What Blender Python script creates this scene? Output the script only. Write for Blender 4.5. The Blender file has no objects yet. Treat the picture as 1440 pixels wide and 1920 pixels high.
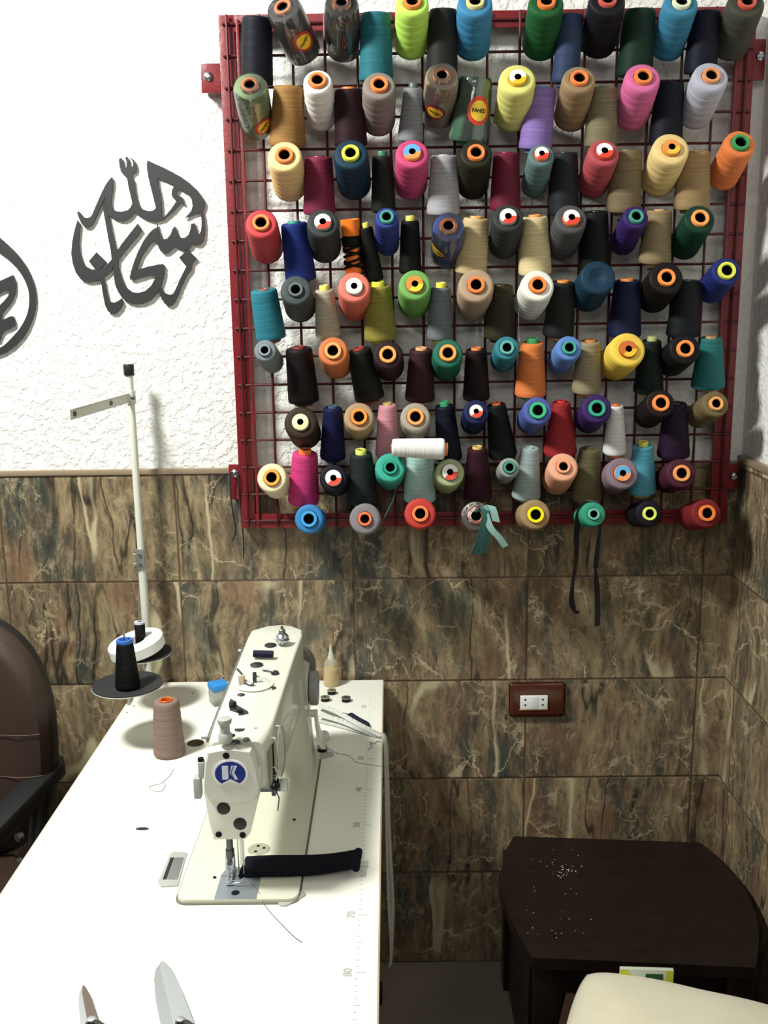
import bpy, bmesh, math, random
from mathutils import Vector, Matrix, noise
random.seed(7)
PI = math.pi
SC = bpy.context.scene
COL = SC.collection

# ------------------------------------------------------------------ camera
FPX, CAM = 1814.85, Vector((0.48918, -2.14299, 1.61339))
YAW, PIT, ROL = -0.00824, 0.20973, -0.01432
cy_, sy_, cp_, sp_ = math.cos(YAW), math.sin(YAW), math.cos(PIT), math.sin(PIT)
FWD = Vector((sy_*cp_, cy_*cp_, -sp_))
R0 = Vector((cy_, -sy_, 0)); U0 = R0.cross(FWD)
RGT = R0*math.cos(ROL) + U0*math.sin(ROL)
UPV = -R0*math.sin(ROL) + U0*math.cos(ROL)
cam_d = bpy.data.cameras.new('camera'); cam = bpy.data.objects.new('camera', cam_d); COL.objects.link(cam)
cam_d.sensor_fit = 'VERTICAL'; cam_d.sensor_height = 24.0; cam_d.lens = FPX/1920*24.0
cam_d.clip_start = 0.02
M = Matrix((RGT, UPV, -FWD)).transposed().to_4x4(); M.translation = CAM
cam.matrix_world = M
SC.camera = cam

def at(u, v, axis, val):
    """photo pixel -> point on the world plane x|y|z = val"""
    d = FWD + RGT*((u-720)/FPX) - UPV*((v-960)/FPX)
    i = 'xyz'.index(axis)
    return CAM + d*((val-CAM[i])/d[i])
def pxm(p):                                     # pixels per metre at a point
    return FPX/((p-CAM).dot(FWD))

# ------------------------------------------------------------------ materials
def lin(c):
    if isinstance(c, str):
        c = c.lstrip('#'); c = [int(c[i:i+2], 16)/255 for i in (0, 2, 4)]
    return tuple(x/12.92 if x <= .04045 else ((x+.055)/1.055)**2.4 for x in c)+(1,)
MATS = {}
def mat(name, col, rough=.5, metal=0., spec=.5, coat=0., sheen=0., trans=0., ior=1.45, alpha=1.):
    if name in MATS: return MATS[name]
    m = bpy.data.materials.new(name); m.use_nodes = True
    b = m.node_tree.nodes['Principled BSDF']
    b.inputs['Base Color'].default_value = lin(col); b.inputs['Roughness'].default_value = rough
    b.inputs['Metallic'].default_value = metal; b.inputs['Specular IOR Level'].default_value = spec
    b.inputs['Coat Weight'].default_value = coat; b.inputs['Sheen Weight'].default_value = sheen
    b.inputs['Transmission Weight'].default_value = trans; b.inputs['IOR'].default_value = ior
    b.inputs['Alpha'].default_value = alpha
    MATS[name] = m
    return m
class NT:
    def __init__(s, m): s.m = m; s.t = m.node_tree; s.b = s.t.nodes['Principled BSDF']
    def n(s, typ, **kw):
        x = s.t.nodes.new(typ)
        for k, v in kw.items():
            if k.startswith('i_'):
                key = k[2:]; key = int(key) if key.isdigit() else key.replace('_', ' ')
                sock = x.inputs[key]
                if hasattr(v, 'is_output'): s.t.links.new(v, sock)
                else: sock.default_value = v
            else: setattr(x, k, v)
        return x
    def l(s, a, b): s.t.links.new(a, b)
    def math(s, op, a, b=None, c=None):
        x = s.n('ShaderNodeMath', operation=op)
        for i, v in enumerate((a, b, c)):
            if v is None: continue
            if hasattr(v, 'is_output'): s.l(v, x.inputs[i])
            else: x.inputs[i].default_value = v
        return x.outputs[0]
    def mix(s, f, a, b):
        x = s.n('ShaderNodeMix', data_type='RGBA')
        for i, v in ((0, f), (6, a), (7, b)):
            if hasattr(v, 'is_output'): s.l(v, x.inputs[i])
            else: x.inputs[i].default_value = v if i == 0 else (lin(v) if isinstance(v, str) else v)
        return x.outputs[2]
    def ramp(s, f, stops, interp='LINEAR'):
        x = s.n('ShaderNodeValToRGB'); s.l(f, x.inputs[0]); cr = x.color_ramp; cr.interpolation = interp
        while len(cr.elements) < len(stops): cr.elements.new(.5)
        for e, (p, c) in zip(cr.elements, stops):
            e.position = p; e.color = lin(c) if isinstance(c, str) else (c, c, c, 1)
        return x.outputs[0]
    def bump(s, h, strength=.3, dist=.002):
        x = s.n('ShaderNodeBump'); x.inputs['Strength'].default_value = strength
        x.inputs['Distance'].default_value = dist
        s.l(h, x.inputs['Height']); s.l(x.outputs[0], s.b.inputs['Normal'])
    def color(s, c): s.l(c, s.b.inputs['Base Color'])

def thread_mat(hexc):
    key = 'thread_'+hexc
    if key in MATS: return MATS[key]
    m = mat(key, hexc, rough=.6, spec=.22); q = NT(m)
    tc = q.n('ShaderNodeTexCoord')
    mp = q.n('ShaderNodeMapping'); q.l(tc.outputs['Object'], mp.inputs[0]); mp.inputs['Scale'].default_value = (14, 14, 420)
    nz = q.n('ShaderNodeTexNoise', i_Vector=mp.outputs[0], i_Scale=1.0, i_Detail=2.0)
    c = lin(hexc); lum = .3*c[0]+.6*c[1]+.1*c[2]
    kf = .38+.42*min(1, lum/.10)+.2*min(1, lum/.7)
    c = tuple((x*.87+lum*.13)*kf for x in c[:3])+(1,)
    dark = tuple(x*.78 for x in c[:3])+(1,)
    q.color(q.mix(q.ramp(nz.outputs[0], [(.35, 0.), (.65, 1.)]), dark, c))
    wv = q.n('ShaderNodeTexWave', i_Vector=tc.outputs['Object'], wave_type='BANDS', bands_direction='Z', i_Scale=170.0, i_Distortion=1.2)
    q.bump(wv.outputs[1], .25, .0006)
    return m

def marble_mat():
    m = mat('marble_tile', '#6b5638', rough=.33, spec=.45); q = NT(m)
    tc = q.n('ShaderNodeTexCoord'); co = tc.outputs['Object']
    sp = q.n('ShaderNodeSeparateXYZ', i_0=co)
    x, z = q.math('ADD', sp.outputs[0], sp.outputs[1]), sp.outputs[2]   # x along back wall, y along the right one
    gx = q.math('DIVIDE', q.math('ADD', x, 8.0), .4); gz = q.math('DIVIDE', z, .25)
    cx, cz = q.math('FLOOR', gx), q.math('FLOOR', gz)
    fx, fz = q.math('FRACT', gx), q.math('FRACT', gz)
    ex = q.math('MULTIPLY', q.math('MINIMUM', fx, q.math('SUBTRACT', 1., fx)), .4)
    ez = q.math('MULTIPLY', q.math('MINIMUM', fz, q.math('SUBTRACT', 1., fz)), .25)
    edge = q.math('MINIMUM', ex, ez)
    cell = q.n('ShaderNodeCombineXYZ', i_0=cx, i_1=cz, i_2=3.7)
    wn = q.n('ShaderNodeTexWhiteNoise', noise_dimensions='3D', i_Vector=cell.outputs[0])
    off = q.n('ShaderNodeVectorMath', operation='SCALE', i_0=wn.outputs['Color'], i_Scale=.9)
    flat = q.n('ShaderNodeCombineXYZ', i_0=x, i_1=z, i_2=0.)
    P0 = q.n('ShaderNodeVectorMath', operation='ADD', i_0=flat.outputs[0], i_1=off.outputs[0]).outputs[0]
    # warp
    w = q.n('ShaderNodeTexNoise', i_Vector=P0, i_Scale=5.5, i_Detail=4.0)
    wv = q.n('ShaderNodeVectorMath', operation='MULTIPLY_ADD', i_0=w.outputs['Color'], i_1=(.055, .10, .1), i_2=P0)
    P = wv.outputs[0]
    def mp(scale, rot=0.):
        a = q.n('ShaderNodeMapping', i_Vector=P); a.inputs['Scale'].default_value = scale; a.inputs['Rotation'].default_value = (0, 0, rot)
        return a.outputs[0]
    n1 = q.n('ShaderNodeTexNoise', i_Vector=mp((8.0, 1.5, 1), .12), i_Scale=1.0, i_Detail=8.0, i_Roughness=.64).outputs[0]
    base = q.ramp(n1, [(.29, '#272e2e'), (.38, '#424840'), (.45, '#655843'), (.52, '#7d6748'), (.58, '#8f7c58'), (.64, '#6f6449'), (.72, '#474d44'), (.80, '#2f3736')])
    n2 = q.n('ShaderNodeTexNoise', i_Vector=mp((60, 17, 1), .2), i_Scale=1.0, i_Detail=8.0, i_Roughness=.8).outputs[0]
    base = q.mix(q.ramp(n2, [(.36, .85), (.5, 0.)]), base, '#352f24')
    base = q.mix(q.ramp(n2, [(.51, 0.), (.68, .7)]), base, '#b09a6c')
    n3 = q.n('ShaderNodeTexNoise', i_Vector=mp((5.5, 3.0, 1), .3), i_Scale=1.3, i_Detail=6.0, i_Roughness=.62).outputs[0]
    base = q.mix(q.ramp(n3, [(.52, 0.), (.66, .55)]), base, '#80583a')
    base = q.mix(q.ramp(n3, [(.32, .7), (.43, 0.)]), base, '#3b4642')
    # dark long veins
    n4 = q.n('ShaderNodeTexNoise', i_Vector=mp((6.0, .8, 1), .12), i_Scale=1.0, i_Detail=3.5, i_Roughness=.55).outputs[0]
    m4 = q.ramp(q.n('ShaderNodeTexNoise', i_Vector=P0, i_Scale=4.0, i_Detail=3.0).outputs[0], [(.36, 0.), (.48, 1.)])
    dv = q.math('MULTIPLY', m4, q.ramp(q.math('ABSOLUTE', q.math('SUBTRACT', n4, .46)), [(.002, .9), (.011, 0.)]))
    base = q.mix(dv, base, '#26251f')
    # cream broad veins
    n5 = q.n('ShaderNodeTexNoise', i_Vector=mp((3.2, .6, 1), .12), i_Scale=1.0, i_Detail=3.0).outputs[0]
    m5 = q.ramp(q.n('ShaderNodeTexNoise', i_Vector=P0, i_Scale=3.0, i_Detail=2.0).outputs[0], [(.44, 0.), (.52, 1.)])
    cv = q.math('MULTIPLY', m5, q.ramp(q.math('ABSOLUTE', q.math('SUBTRACT', n5, .53)), [(.003, .9), (.010, 0.)]))
    base = q.mix(cv, base, '#bdb188')
    # fine cream crackle, warped again so that it forks like lightning
    w2 = q.n('ShaderNodeTexNoise', i_Vector=P0, i_Scale=22.0, i_Detail=5.0, i_Roughness=.65)
    PW = q.n('ShaderNodeVectorMath', operation='MULTIPLY_ADD', i_0=w2.outputs['Color'], i_1=(.075, .060, .1), i_2=P).outputs[0]
    def crk(sc, rot, lo, hi, nsc, ml, mh, amt):
        a = q.n('ShaderNodeMapping', i_Vector=PW); a.inputs['Scale'].default_value = sc; a.inputs['Rotation'].default_value = (0, 0, rot)
        vo = q.n('ShaderNodeTexVoronoi', feature='DISTANCE_TO_EDGE', i_Vector=a.outputs[0], i_Scale=1.0)
        k = q.ramp(q.n('ShaderNodeTexNoise', i_Vector=P0, i_Scale=nsc, i_Detail=3.0).outputs[0], [(ml, 0.), (mh, amt)])
        return q.math('MULTIPLY', q.ramp(vo.outputs['Distance'], [(lo, 1.), (hi, 0.)]), k)
    base = q.mix(crk((10, 7, 1), .3, .004, .020, 6.0, .51, .62, .8), base, '#c9b68e')
    base = q.mix(crk((19, 12, 1), .9, .006, .034, 9.0, .52, .64, .7), base, '#c2b087')
    base = q.mix(crk((38, 24, 1), .2, .01, .075, 13.0, .53, .68, .6), base, '#b8a87e')
    grout = q.ramp(edge, [(.0009, 1.), (.0018, 0.)])
    base = q.mix(grout, base, '#523a26')
    hs = q.n('ShaderNodeHueSaturation', i_Color=base); hs.inputs['Saturation'].default_value = .86
    base = hs.outputs[0]
    q.color(base)
    h = q.ramp(edge, [(.0005, 0.), (.003, 1.)])
    q.bump(h, .6, .002)
    return m

def stucco_mat(name, col):
    m = mat(name, col, rough=.85, spec=.2); q = NT(m)
    co = q.n('ShaderNodeTexCoord').outputs['Object']
    n1 = q.n('ShaderNodeTexNoise', i_Vector=co, i_Scale=55.0, i_Detail=5.0, i_Roughness=.6).outputs[0]
    v = q.n('ShaderNodeTexNoise', i_Vector=co, i_Scale=150.0, i_Detail=2.0).outputs[0]
    h = q.math('ADD', q.ramp(n1, [(.42, 0.), (.56, 1.)]), q.math('MULTIPLY', v, .25))
    q.bump(h, .55, .004)
    return m
def paint_mat():
    m = mat('red_paint', '#8a1c20', rough=.38, spec=.5); q = NT(m)
    co = q.n('ShaderNodeTexCoord').outputs['Object']
    n1 = q.n('ShaderNodeTexNoise', i_Vector=co, i_Scale=90.0, i_Detail=3.0).outputs[0]
    q.color(q.mix(q.ramp(n1, [(.4, 0.), (.7, .6)]), '#74161c', '#5c1017'))
    q.bump(n1, .3, .002)
    return m
def leather_mat():
    m = mat('brown_leather', '#4a3325', rough=.42, spec=.5); q = NT(m)
    co = q.n('ShaderNodeTexCoord').outputs['Object']
    v = q.n('ShaderNodeTexVoronoi', i_Vector=co, i_Scale=260.0).outputs[0]
    n1 = q.n('ShaderNodeTexNoise', i_Vector=co, i_Scale=5.0).outputs[0]
    q.color(q.mix(n1, '#33261e', '#3f3129')); q.bump(v, .15, .001)
    return m
def darkwood_mat():
    m = mat('espresso_wood', '#1c1210', rough=.42, spec=.4); q = NT(m)
    co = q.n('ShaderNodeTexCoord').outputs['Object']
    mp = q.n('ShaderNodeMapping', i_Vector=co); mp.inputs['Scale'].default_value = (4, 60, 60)
    n1 = q.n('ShaderNodeTexNoise', i_Vector=mp.outputs[0], i_Scale=1.0, i_Detail=4.0).outputs[0]
    q.color(q.mix(n1, '#0f0a09', '#20140f'))
    n2 = q.n('ShaderNodeTexNoise', i_Vector=co, i_Scale=30.0).outputs[0]
    q.l(q.ramp(n2, [(.3, .3), (.7, .5)]), q.b.inputs['Roughness'])
    return m
def cloth_mat(name, a, b, scale=700.):
    m = mat(name, a, rough=.9, spec=.15, sheen=.3); q = NT(m)
    co = q.n('ShaderNodeTexCoord').outputs['Object']
    n1 = q.n('ShaderNodeTexNoise', i_Vector=co, i_Scale=18.0, i_Detail=3.0).outputs[0]
    n2 = q.n('ShaderNodeTexNoise', i_Vector=co, i_Scale=scale, i_Detail=1.0).outputs[0]
    q.color(q.mix(n1, a, b)); q.bump(n2, .2, .001)
    return m
def floor_mat():
    m = mat('floor_tile', '#6d6258', rough=.5, spec=.4); q = NT(m)
    co = q.n('ShaderNodeTexCoord').outputs['Object']
    n1 = q.n('ShaderNodeTexNoise', i_Vector=co, i_Scale=6.0, i_Detail=5.0).outputs[0]
    q.color(q.mix(n1, '#7a6f66', '#9c9084'))
    return m
def laminate_mat():
    m = mat('white_laminate', '#e9e8dd', rough=.4, spec=.3); q = NT(m)
    co = q.n('ShaderNodeTexCoord').outputs['Object']
    n1 = q.n('ShaderNodeTexNoise', i_Vector=co, i_Scale=9.0, i_Detail=3.0).outputs[0]
    q.color(q.mix(n1, '#e4e4d8', '#eceadf'))
    return m
def film_mat():
    m = bpy.data.materials.new('clear_film'); m.use_nodes = True; t = m.node_tree
    t.nodes.remove(t.nodes['Principled BSDF'])
    o = t.nodes['Material Output']
    tr = t.nodes.new('ShaderNodeBsdfTransparent'); tr.inputs[0].default_value = (.93, .93, .93, 1)
    gl = t.nodes.new('ShaderNodeBsdfGlossy'); gl.inputs['Roughness'].default_value = .12
    fr = t.nodes.new('ShaderNodeFresnel'); fr.inputs[0].default_value = 1.45
    nz = t.nodes.new('ShaderNodeTexNoise'); nz.inputs['Scale'].default_value = 45.
    tc = t.nodes.new('ShaderNodeTexCoord'); t.links.new(tc.outputs['Object'], nz.inputs['Vector'])
    bp = t.nodes.new('ShaderNodeBump'); bp.inputs['Strength'].default_value = .5; bp.inputs['Distance'].default_value = .004
    t.links.new(nz.outputs[0], bp.inputs['Height']); t.links.new(bp.outputs[0], gl.inputs['Normal'])
    mx = t.nodes.new('ShaderNodeMixShader')
    ad = t.nodes.new('ShaderNodeMath'); ad.operation = 'ADD'; ad.inputs[1].default_value = .075
    t.links.new(fr.outputs[0], ad.inputs[0]); t.links.new(ad.outputs[0], mx.inputs[0])
    df = t.nodes.new('ShaderNodeBsdfDiffuse'); df.inputs[0].default_value = (.75, .74, .72, 1)
    hz = t.nodes.new('ShaderNodeMixShader'); hz.inputs[0].default_value = .035
    t.links.new(tr.outputs[0], hz.inputs[1]); t.links.new(df.outputs[0], hz.inputs[2])
    t.links.new(hz.outputs[0], mx.inputs[1]); t.links.new(gl.outputs[0], mx.inputs[2]); t.links.new(mx.outputs[0], o.inputs[0])
    return m
FILM = film_mat()
MARBLE = marble_mat(); PLASTER = stucco_mat('white_plaster', '#e6e6e0'); RED = paint_mat(); LEATHER = leather_mat()
DWOOD = darkwood_mat(); FLOOR = floor_mat(); LAM = laminate_mat()
BLACKP = mat('black_plastic', '#1b1b1c', .45); BLACKM = mat('black_metal', '#151515', .4, .3)
CREAM = mat('cream_enamel', '#c6c7b8', .35, spec=.45, coat=.2); CREAM2 = mat('pale_enamel', '#d2d2c6', .32, spec=.45, coat=.2)
STEEL = mat('steel', '#b9bcc0', .28, 1.); DSTEEL = mat('dark_steel', '#55585a', .35, .9); GREYP = mat('grey_plastic', '#a5a69f', .5)
PLATE = mat('brushed_plate', '#a9b2ba', .38, .8); HOLE = mat('dark_hole', '#0c0c0c', .7, spec=.2)
WHITEP = mat('white_plastic', '#eeeeea', .45); TRIMM = mat('tile_trim', '#8d7c66', .4)
CALLI = mat('charcoal_acrylic', '#29292a', .45); IVORY = mat('ivory_paint', '#cfd0c2', .4)
def pl(hexc, rough=.4): return mat('plastic_'+hexc, hexc, rough)

# ------------------------------------------------------------------ mesh tools
def tag(o, label=None, cat=None, group=None, kind=None):
    if label: o['label'] = label
    if cat: o['category'] = cat
    if group: o['group'] = group
    if kind: o['kind'] = kind
    return o
def thing(name, label, cat, loc=(0, 0, 0), group=None):
    o = bpy.data.objects.new(name, None); COL.objects.link(o); o.location = loc
    o.empty_display_size = .05
    return tag(o, label, cat, group)
class MB:
    def __init__(s): s.b = bmesh.new()
    def box(s, x0, x1, y0, y1, z0, z1, bev=0., seg=2, mx=None):
        r = bmesh.ops.create_cube(s.b, size=1.)
        vs = r['verts']
        for v in vs: v.co = Vector(((x0+x1)/2+v.co.x*(x1-x0), (y0+y1)/2+v.co.y*(y1-y0), (z0+z1)/2+v.co.z*(z1-z0)))
        if mx: bmesh.ops.transform(s.b, matrix=mx, verts=vs)
        if bev:
            es = list({e for v in vs for e in v.link_edges})
            bmesh.ops.bevel(s.b, geom=es, offset=bev, segments=seg, affect='EDGES', profile=.6)
        return s
    def lathe(s, prof, seg=32, mx=None, closed=False):
        rings = []
        for r, z in prof:
            if r < 1e-6: rings.append([s.b.verts.new((0, 0, z))])
            else: rings.append([s.b.verts.new((r*math.cos(2*PI*i/seg), r*math.sin(2*PI*i/seg), z)) for i in range(seg)])
        pr = list(zip(rings, rings[1:]))
        if closed: pr.append((rings[-1], rings[0]))
        for a, b in pr:
            for i in range(seg):
                j = (i+1) % seg
                if len(a) == 1 and len(b) == 1: continue
                if len(a) == 1: f = (a[0], b[j], b[i])
                elif len(b) == 1: f = (a[i], a[j], b[0])
                else: f = (a[i], a[j], b[j], b[i])
                s.b.faces.new(f)
        if mx: bmesh.ops.transform(s.b, matrix=mx, verts=[v for r in rings for v in r])
        return s
    def cyl(s, p0, p1, r0, r1=None, seg=16):
        p0, p1 = Vector(p0), Vector(p1); r1 = r0 if r1 is None else r1
        L = (p1-p0).length
        return s.lathe([(0, 0), (r0, 0), (r1, L), (0, L)], seg, frame(p0, p1-p0))
    def tube(s, pts, r, seg=6):
        pts = [Vector(p) for p in pts]; n = len(pts); rings = []
        prev = None
        for i, p in enumerate(pts):
            t = (pts[min(i+1, n-1)]-pts[max(i-1, 0)]).normalized()
            if prev is None: a = t.orthogonal().normalized()
            else:
                a = prev - t*prev.dot(t)
                a = a.normalized() if a.length > 1e-6 else t.orthogonal().normalized()
            prev = a; c = t.cross(a)
            rr = r[i] if isinstance(r, (list, tuple)) else r
            rings.append([s.b.verts.new(p+(a*math.cos(2*PI*k/seg)+c*math.sin(2*PI*k/seg))*rr) for k in range(seg)])
        for a, b in zip(rings, rings[1:]):
            for k in range(seg): s.b.faces.new((a[k], a[(k+1) % seg], b[(k+1) % seg], b[k]))
        s.b.faces.new(rings[0][::-1]); s.b.faces.new(rings[-1])
        return s
    def prism(s, poly, n, mx=None, bev=0.):
        """poly: list of 3D points (planar), extruded by vector n"""
        a = [s.b.verts.new(p) for p in poly]; nn = Vector(n)
        b = [s.b.verts.new(Vector(p)+nn) for p in poly]
        s.b.faces.new(a[::-1]); s.b.faces.new(b); k = len(a)
        for i in range(k): s.b.faces.new((a[i], a[(i+1) % k], b[(i+1) % k], b[i]))
        if mx: bmesh.ops.transform(s.b, matrix=mx, verts=a+b)
        if bev:
            sb_ = set(b); es = list({e for v in b for e in v.link_edges if e.other_vert(v) in sb_})
            bmesh.ops.bevel(s.b, geom=es, offset=bev, segments=2, affect='EDGES', profile=.6)
        return s
    def loft(s, secs, cap=True):
        rs = [[s.b.verts.new(p) for p in sec] for sec in secs]
        k = len(rs[0])
        for a, b in zip(rs, rs[1:]):
            for i in range(k): s.b.faces.new((a[i], a[(i+1) % k], b[(i+1) % k], b[i]))
        if cap: s.b.faces.new(rs[0][::-1]); s.b.faces.new(rs[-1])
        return s
    def ribbon(s, pts, width, thick=.0004):
        """pts: centre points; width: vector or list of vectors (half extents)"""
        pts = [Vector(p) for p in pts]; n = len(pts); rs = []
        for i, p in enumerate(pts):
            w = Vector(width[i] if isinstance(width, list) else width)
            t = (pts[min(i+1, n-1)]-pts[max(i-1, 0)]).normalized()
            nn = t.cross(w.normalized())*thick
            rs.append([p-w-nn, p+w-nn, p+w+nn, p-w+nn])
        return s.loft(rs)
    def build(s, name, m, parent=None, smooth=True, ang=40):
        bmesh.ops.recalc_face_normals(s.b, faces=s.b.faces)
        me = bpy.data.meshes.new(name); s.b.to_mesh(me); s.b.free()
        for mm in (m if isinstance(m, (list, tuple)) else [m]): me.materials.append(mm)
        if smooth:
            for p in me.polygons: p.use_smooth = True
            me.set_sharp_from_angle(angle=math.radians(ang))
        o = bpy.data.objects.new(name, me); COL.objects.link(o)
        if parent: o.parent = parent
        return o
def frame(o, z, xh=(1, 0, 0)):
    z = Vector(z).normalized(); x = Vector(xh); x = x-z*x.dot(z)
    if x.length < 1e-4: x = Vector((0, 1, 0))-z*z.y
    x.normalize(); y = z.cross(x)
    m = Matrix((x, y, z)).transposed().to_4x4(); m.translation = Vector(o); return m
def rrect(x0, x1, z0, z1, y, r, n=4):
    P = []
    for cx, cz, a0 in ((x1-r, z1-r, 0), (x0+r, z1-r, PI/2), (x0+r, z0+r, PI), (x1-r, z0+r, 1.5*PI)):
        for k in range(n+1):
            a = a0+PI/2*k/n; P.append(Vector((cx+r*math.cos(a), y, cz+r*math.sin(a))))
    return P
def smoothpts(pts, k=6):
    P = [Vector(p) for p in pts]; out = []
    for i in range(len(P)-1):
        a, b, c, d = P[max(i-1, 0)], P[i], P[i+1], P[min(i+2, len(P)-1)]
        for j in range(k):
            t = j/k
            out.append(.5*((2*b)+(c-a)*t+(2*a-5*b+4*c-d)*t*t+(3*b-a-3*c+d)*t**3))
    out.append(P[-1]); return out
def text_verts(body, size):
    cu = bpy.data.curves.new('lettering', 'FONT'); cu.body = body; cu.size = size; cu.align_x = 'CENTER'; cu.align_y = 'CENTER'
    cu.offset = size*.02
    o = bpy.data.objects.new('lettering', cu); COL.objects.link(o)
    dg = bpy.context.evaluated_depsgraph_get(); me = bpy.data.meshes.new_from_object(o.evaluated_get(dg))
    COL.objects.unlink(o); bpy.data.objects.remove(o); bpy.data.curves.remove(cu)
    vs = [v.co.copy() for v in me.vertices]; fs = [tuple(p.vertices) for p in me.polygons]
    bpy.data.meshes.remove(me); return vs, fs

# ------------------------------------------------------------------ room
WR = 1.265
def struct(o): o['kind'] = 'structure'; return o
wb = struct(MB().box(-2.2, WR+.1, 0.006, .12, 0, 3.1).build('wall_back', PLASTER, smooth=False))
MB().box(-2.2, WR, -.000, .008, 0, 1.25).build('tile_wainscot', MARBLE, wb, smooth=False)
wr = struct(MB().box(WR+.008, WR+.13, -3.2, .0065, 0, 3.1).build('wall_right', PLASTER, smooth=False))
MB().box(WR, WR+.010, -3.2, 0, 0, 1.262).build('tile_wainscot', MARBLE, wr, smooth=False)
struct(MB().box(-2.2, WR, -.004, .008, 1.25, 1.263, .0035).build('trim_1', TRIMM))
struct(MB().box(WR-.005, WR+.010, -3.2, -.004, 1.2625, 1.279, .004).build('trim_2', TRIMM))
struct(MB().box(-2.2, WR+.1, -3.2, .1, -.1, 0).build('floor', FLOOR, smooth=False))

# ------------------------------------------------------------------ wall calligraphy
def zoomp(x, y, ox, oy, s): return at(ox+x/s, oy+y/s, 'y', .0035)
def calligraphy(polys, ox, oy, s, rings=()):
    mb = MB()
    for ip, poly in enumerate(polys):
        P = [zoomp(x, y, ox, oy, s) for x, y in poly]
        mb.prism(P, (0, -.004-.00012*ip, 0))
    for outer, inner in rings:
        A = smoothpts([zoomp(*p, ox, oy, s) for p in outer+outer[:1]], 3)[:-1]
        B = smoothpts([zoomp(*p, ox, oy, s) for p in inner+inner[:1]], 3)[:-1]
        n = len(A); dn = Vector((0, -.004, 0))
        secs = [[A[i], B[i], B[i]+dn, A[i]+dn] for i in range(n)]
        mb.loft(secs+secs[:1], cap=False)
    return mb
S1 = [(210,520),(240,545),(262,575),(295,582),(325,565),(345,520),(375,450),(410,370),(445,300),(478,255),(497,237),(508,255),(508,310),(500,370),(492,430),(495,480),(510,510),(540,525),(585,527),(630,515),(655,490),(668,462),(665,430),(650,370),(638,320),(628,260),(622,232),(600,222),(575,190),(562,140),(557,90),(565,75),(580,78),(590,95),(592,130),(598,155),(610,162),(621,150),(622,110),(612,75),(618,63),(630,68),(640,95),(645,140),(655,155),(670,150),(678,125),(670,95),(652,75),(655,70),(685,95),(703,130),(706,165),(695,195),(670,212),(665,232),(683,265),(690,310),(697,370),(710,430),(730,480),(760,508),(800,522),(840,520),(862,505),(872,490),(920,520),(918,595),(880,612),(830,607),(780,590),(735,565),(700,540),(688,532),(670,560),(640,590),(600,607),(560,605),(520,590),(485,565),(470,560),(447,500),(442,400),(425,440),(400,490),(375,550),(350,610),(330,645),(300,662),(265,655),(240,625),(222,585),(208,545)]
S2 = [(800,95),(850,120),(920,150),(1000,190),(1080,235),(1150,285),(1210,340),(1255,400),(1282,450),(1277,490),(1262,522),(1225,540),(1170,557),(1115,585),(1130,562),(1165,525),(1178,480),(1172,430),(1150,390),(1110,360),(1060,335),(1025,305),(985,285),(930,262),(882,245),(885,280),(895,330),(910,400),(918,480),(920,560),(918,590),(905,605),(880,600),(868,490),(855,440),(838,370),(820,300),(805,235),(795,170),(792,120)]
S3 = [(1025,303),(1005,345),(1000,385),(1015,415),(1045,435),(1000,500),(950,560),(910,592),(925,602),(975,560),(1030,510),(1075,455),(1112,468),(1095,430),(1085,400),(1060,395),(1042,380),(1045,355),(1062,334)]
S4 = [(1243,532),(1262,520),(1275,580),(1282,650),(1278,720),(1268,775),(1240,805),(1205,808),(1178,800),(1155,830),(1125,852),(1090,850),(1055,835),(1030,822),(1000,850),(965,875),(930,878),(905,855),(885,810),(868,760),(866,700),(880,630),(893,680),(910,730),(935,760),(965,755),(995,715),(1010,670),(1030,650),(1042,690),(1055,725),(1085,750),(1120,745),(1145,720),(1160,675),(1168,630),(1195,625),(1205,680),(1215,712),(1235,715),(1248,690),(1255,640),(1252,580)]
S5 = [(1135,848),(1212,920),(1175,965),(1170,1010),(1130,1065),(1090,1145),(1060,1220),(1030,1290),(1005,1315),(980,1323),(945,1305),(915,1260),(893,1205),(905,1150),(925,1190),(950,1215),(985,1228),(1015,1220),(1040,1170),(1065,1110),(1100,1040),(1125,990),(1065,915)]
S6 = [(888,668),(860,665),(820,700),(770,765),(725,850),(685,950),(660,1030),(648,1080),(655,1100),(690,1102),(740,1085),(800,1065),(850,1062),(862,1075),(858,1100),(830,1150),(780,1195),(720,1212),(670,1205),(625,1170),(590,1110),(565,1040),(550,980),(555,930),(600,870),(660,800),(720,725),(752,680),(715,628),(690,660),(640,725),(580,800),(540,862),(520,790),(500,700),(485,620),(470,560),(440,440),(420,480),(430,540),(450,650),(470,760),(490,860),(497,935),(510,1010),(515,1070),(525,1140),(550,1200),(585,1255),(630,1290),(690,1308),(760,1300),(830,1270),(880,1210),(920,1130),(942,1050),(942,980),(925,968),(880,975),(800,990),(740,1010),(708,1018),(720,980),(750,900),(790,840),(830,790),(855,770),(890,815)]
S7 = [(208,600),(185,680),(165,780),(157,880),(168,960),(195,1040),(240,1100),(300,1120),(360,1115),(410,1095),(460,1060),(500,1020),(512,960),(497,930),(470,960),(430,1005),(395,1010),(330,1015),(280,990),(245,930),(225,860),(218,780),(225,700),(232,630)]
S8 = [(368,870),(450,950),(400,1012),(360,1015),(305,945)]
S9 = [(395,1090),(412,1150),(425,1230),(440,1310),(465,1365),(500,1387),(540,1380),(575,1340),(597,1290),(580,1258),(550,1280),(515,1295),(480,1285),(462,1240),(448,1170),(435,1100),(420,1080)]
tag(calligraphy([S1, S2, S3, S4, S5, S6, S7, S8, S9], 100, 280, 4.5).build('wall_calligraphy', CALLI, smooth=False),
    'charcoal cut-out Arabic calligraphy on the white wall, left of the rack', 'wall art', 'calligraphy pieces on the white wall')
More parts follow.
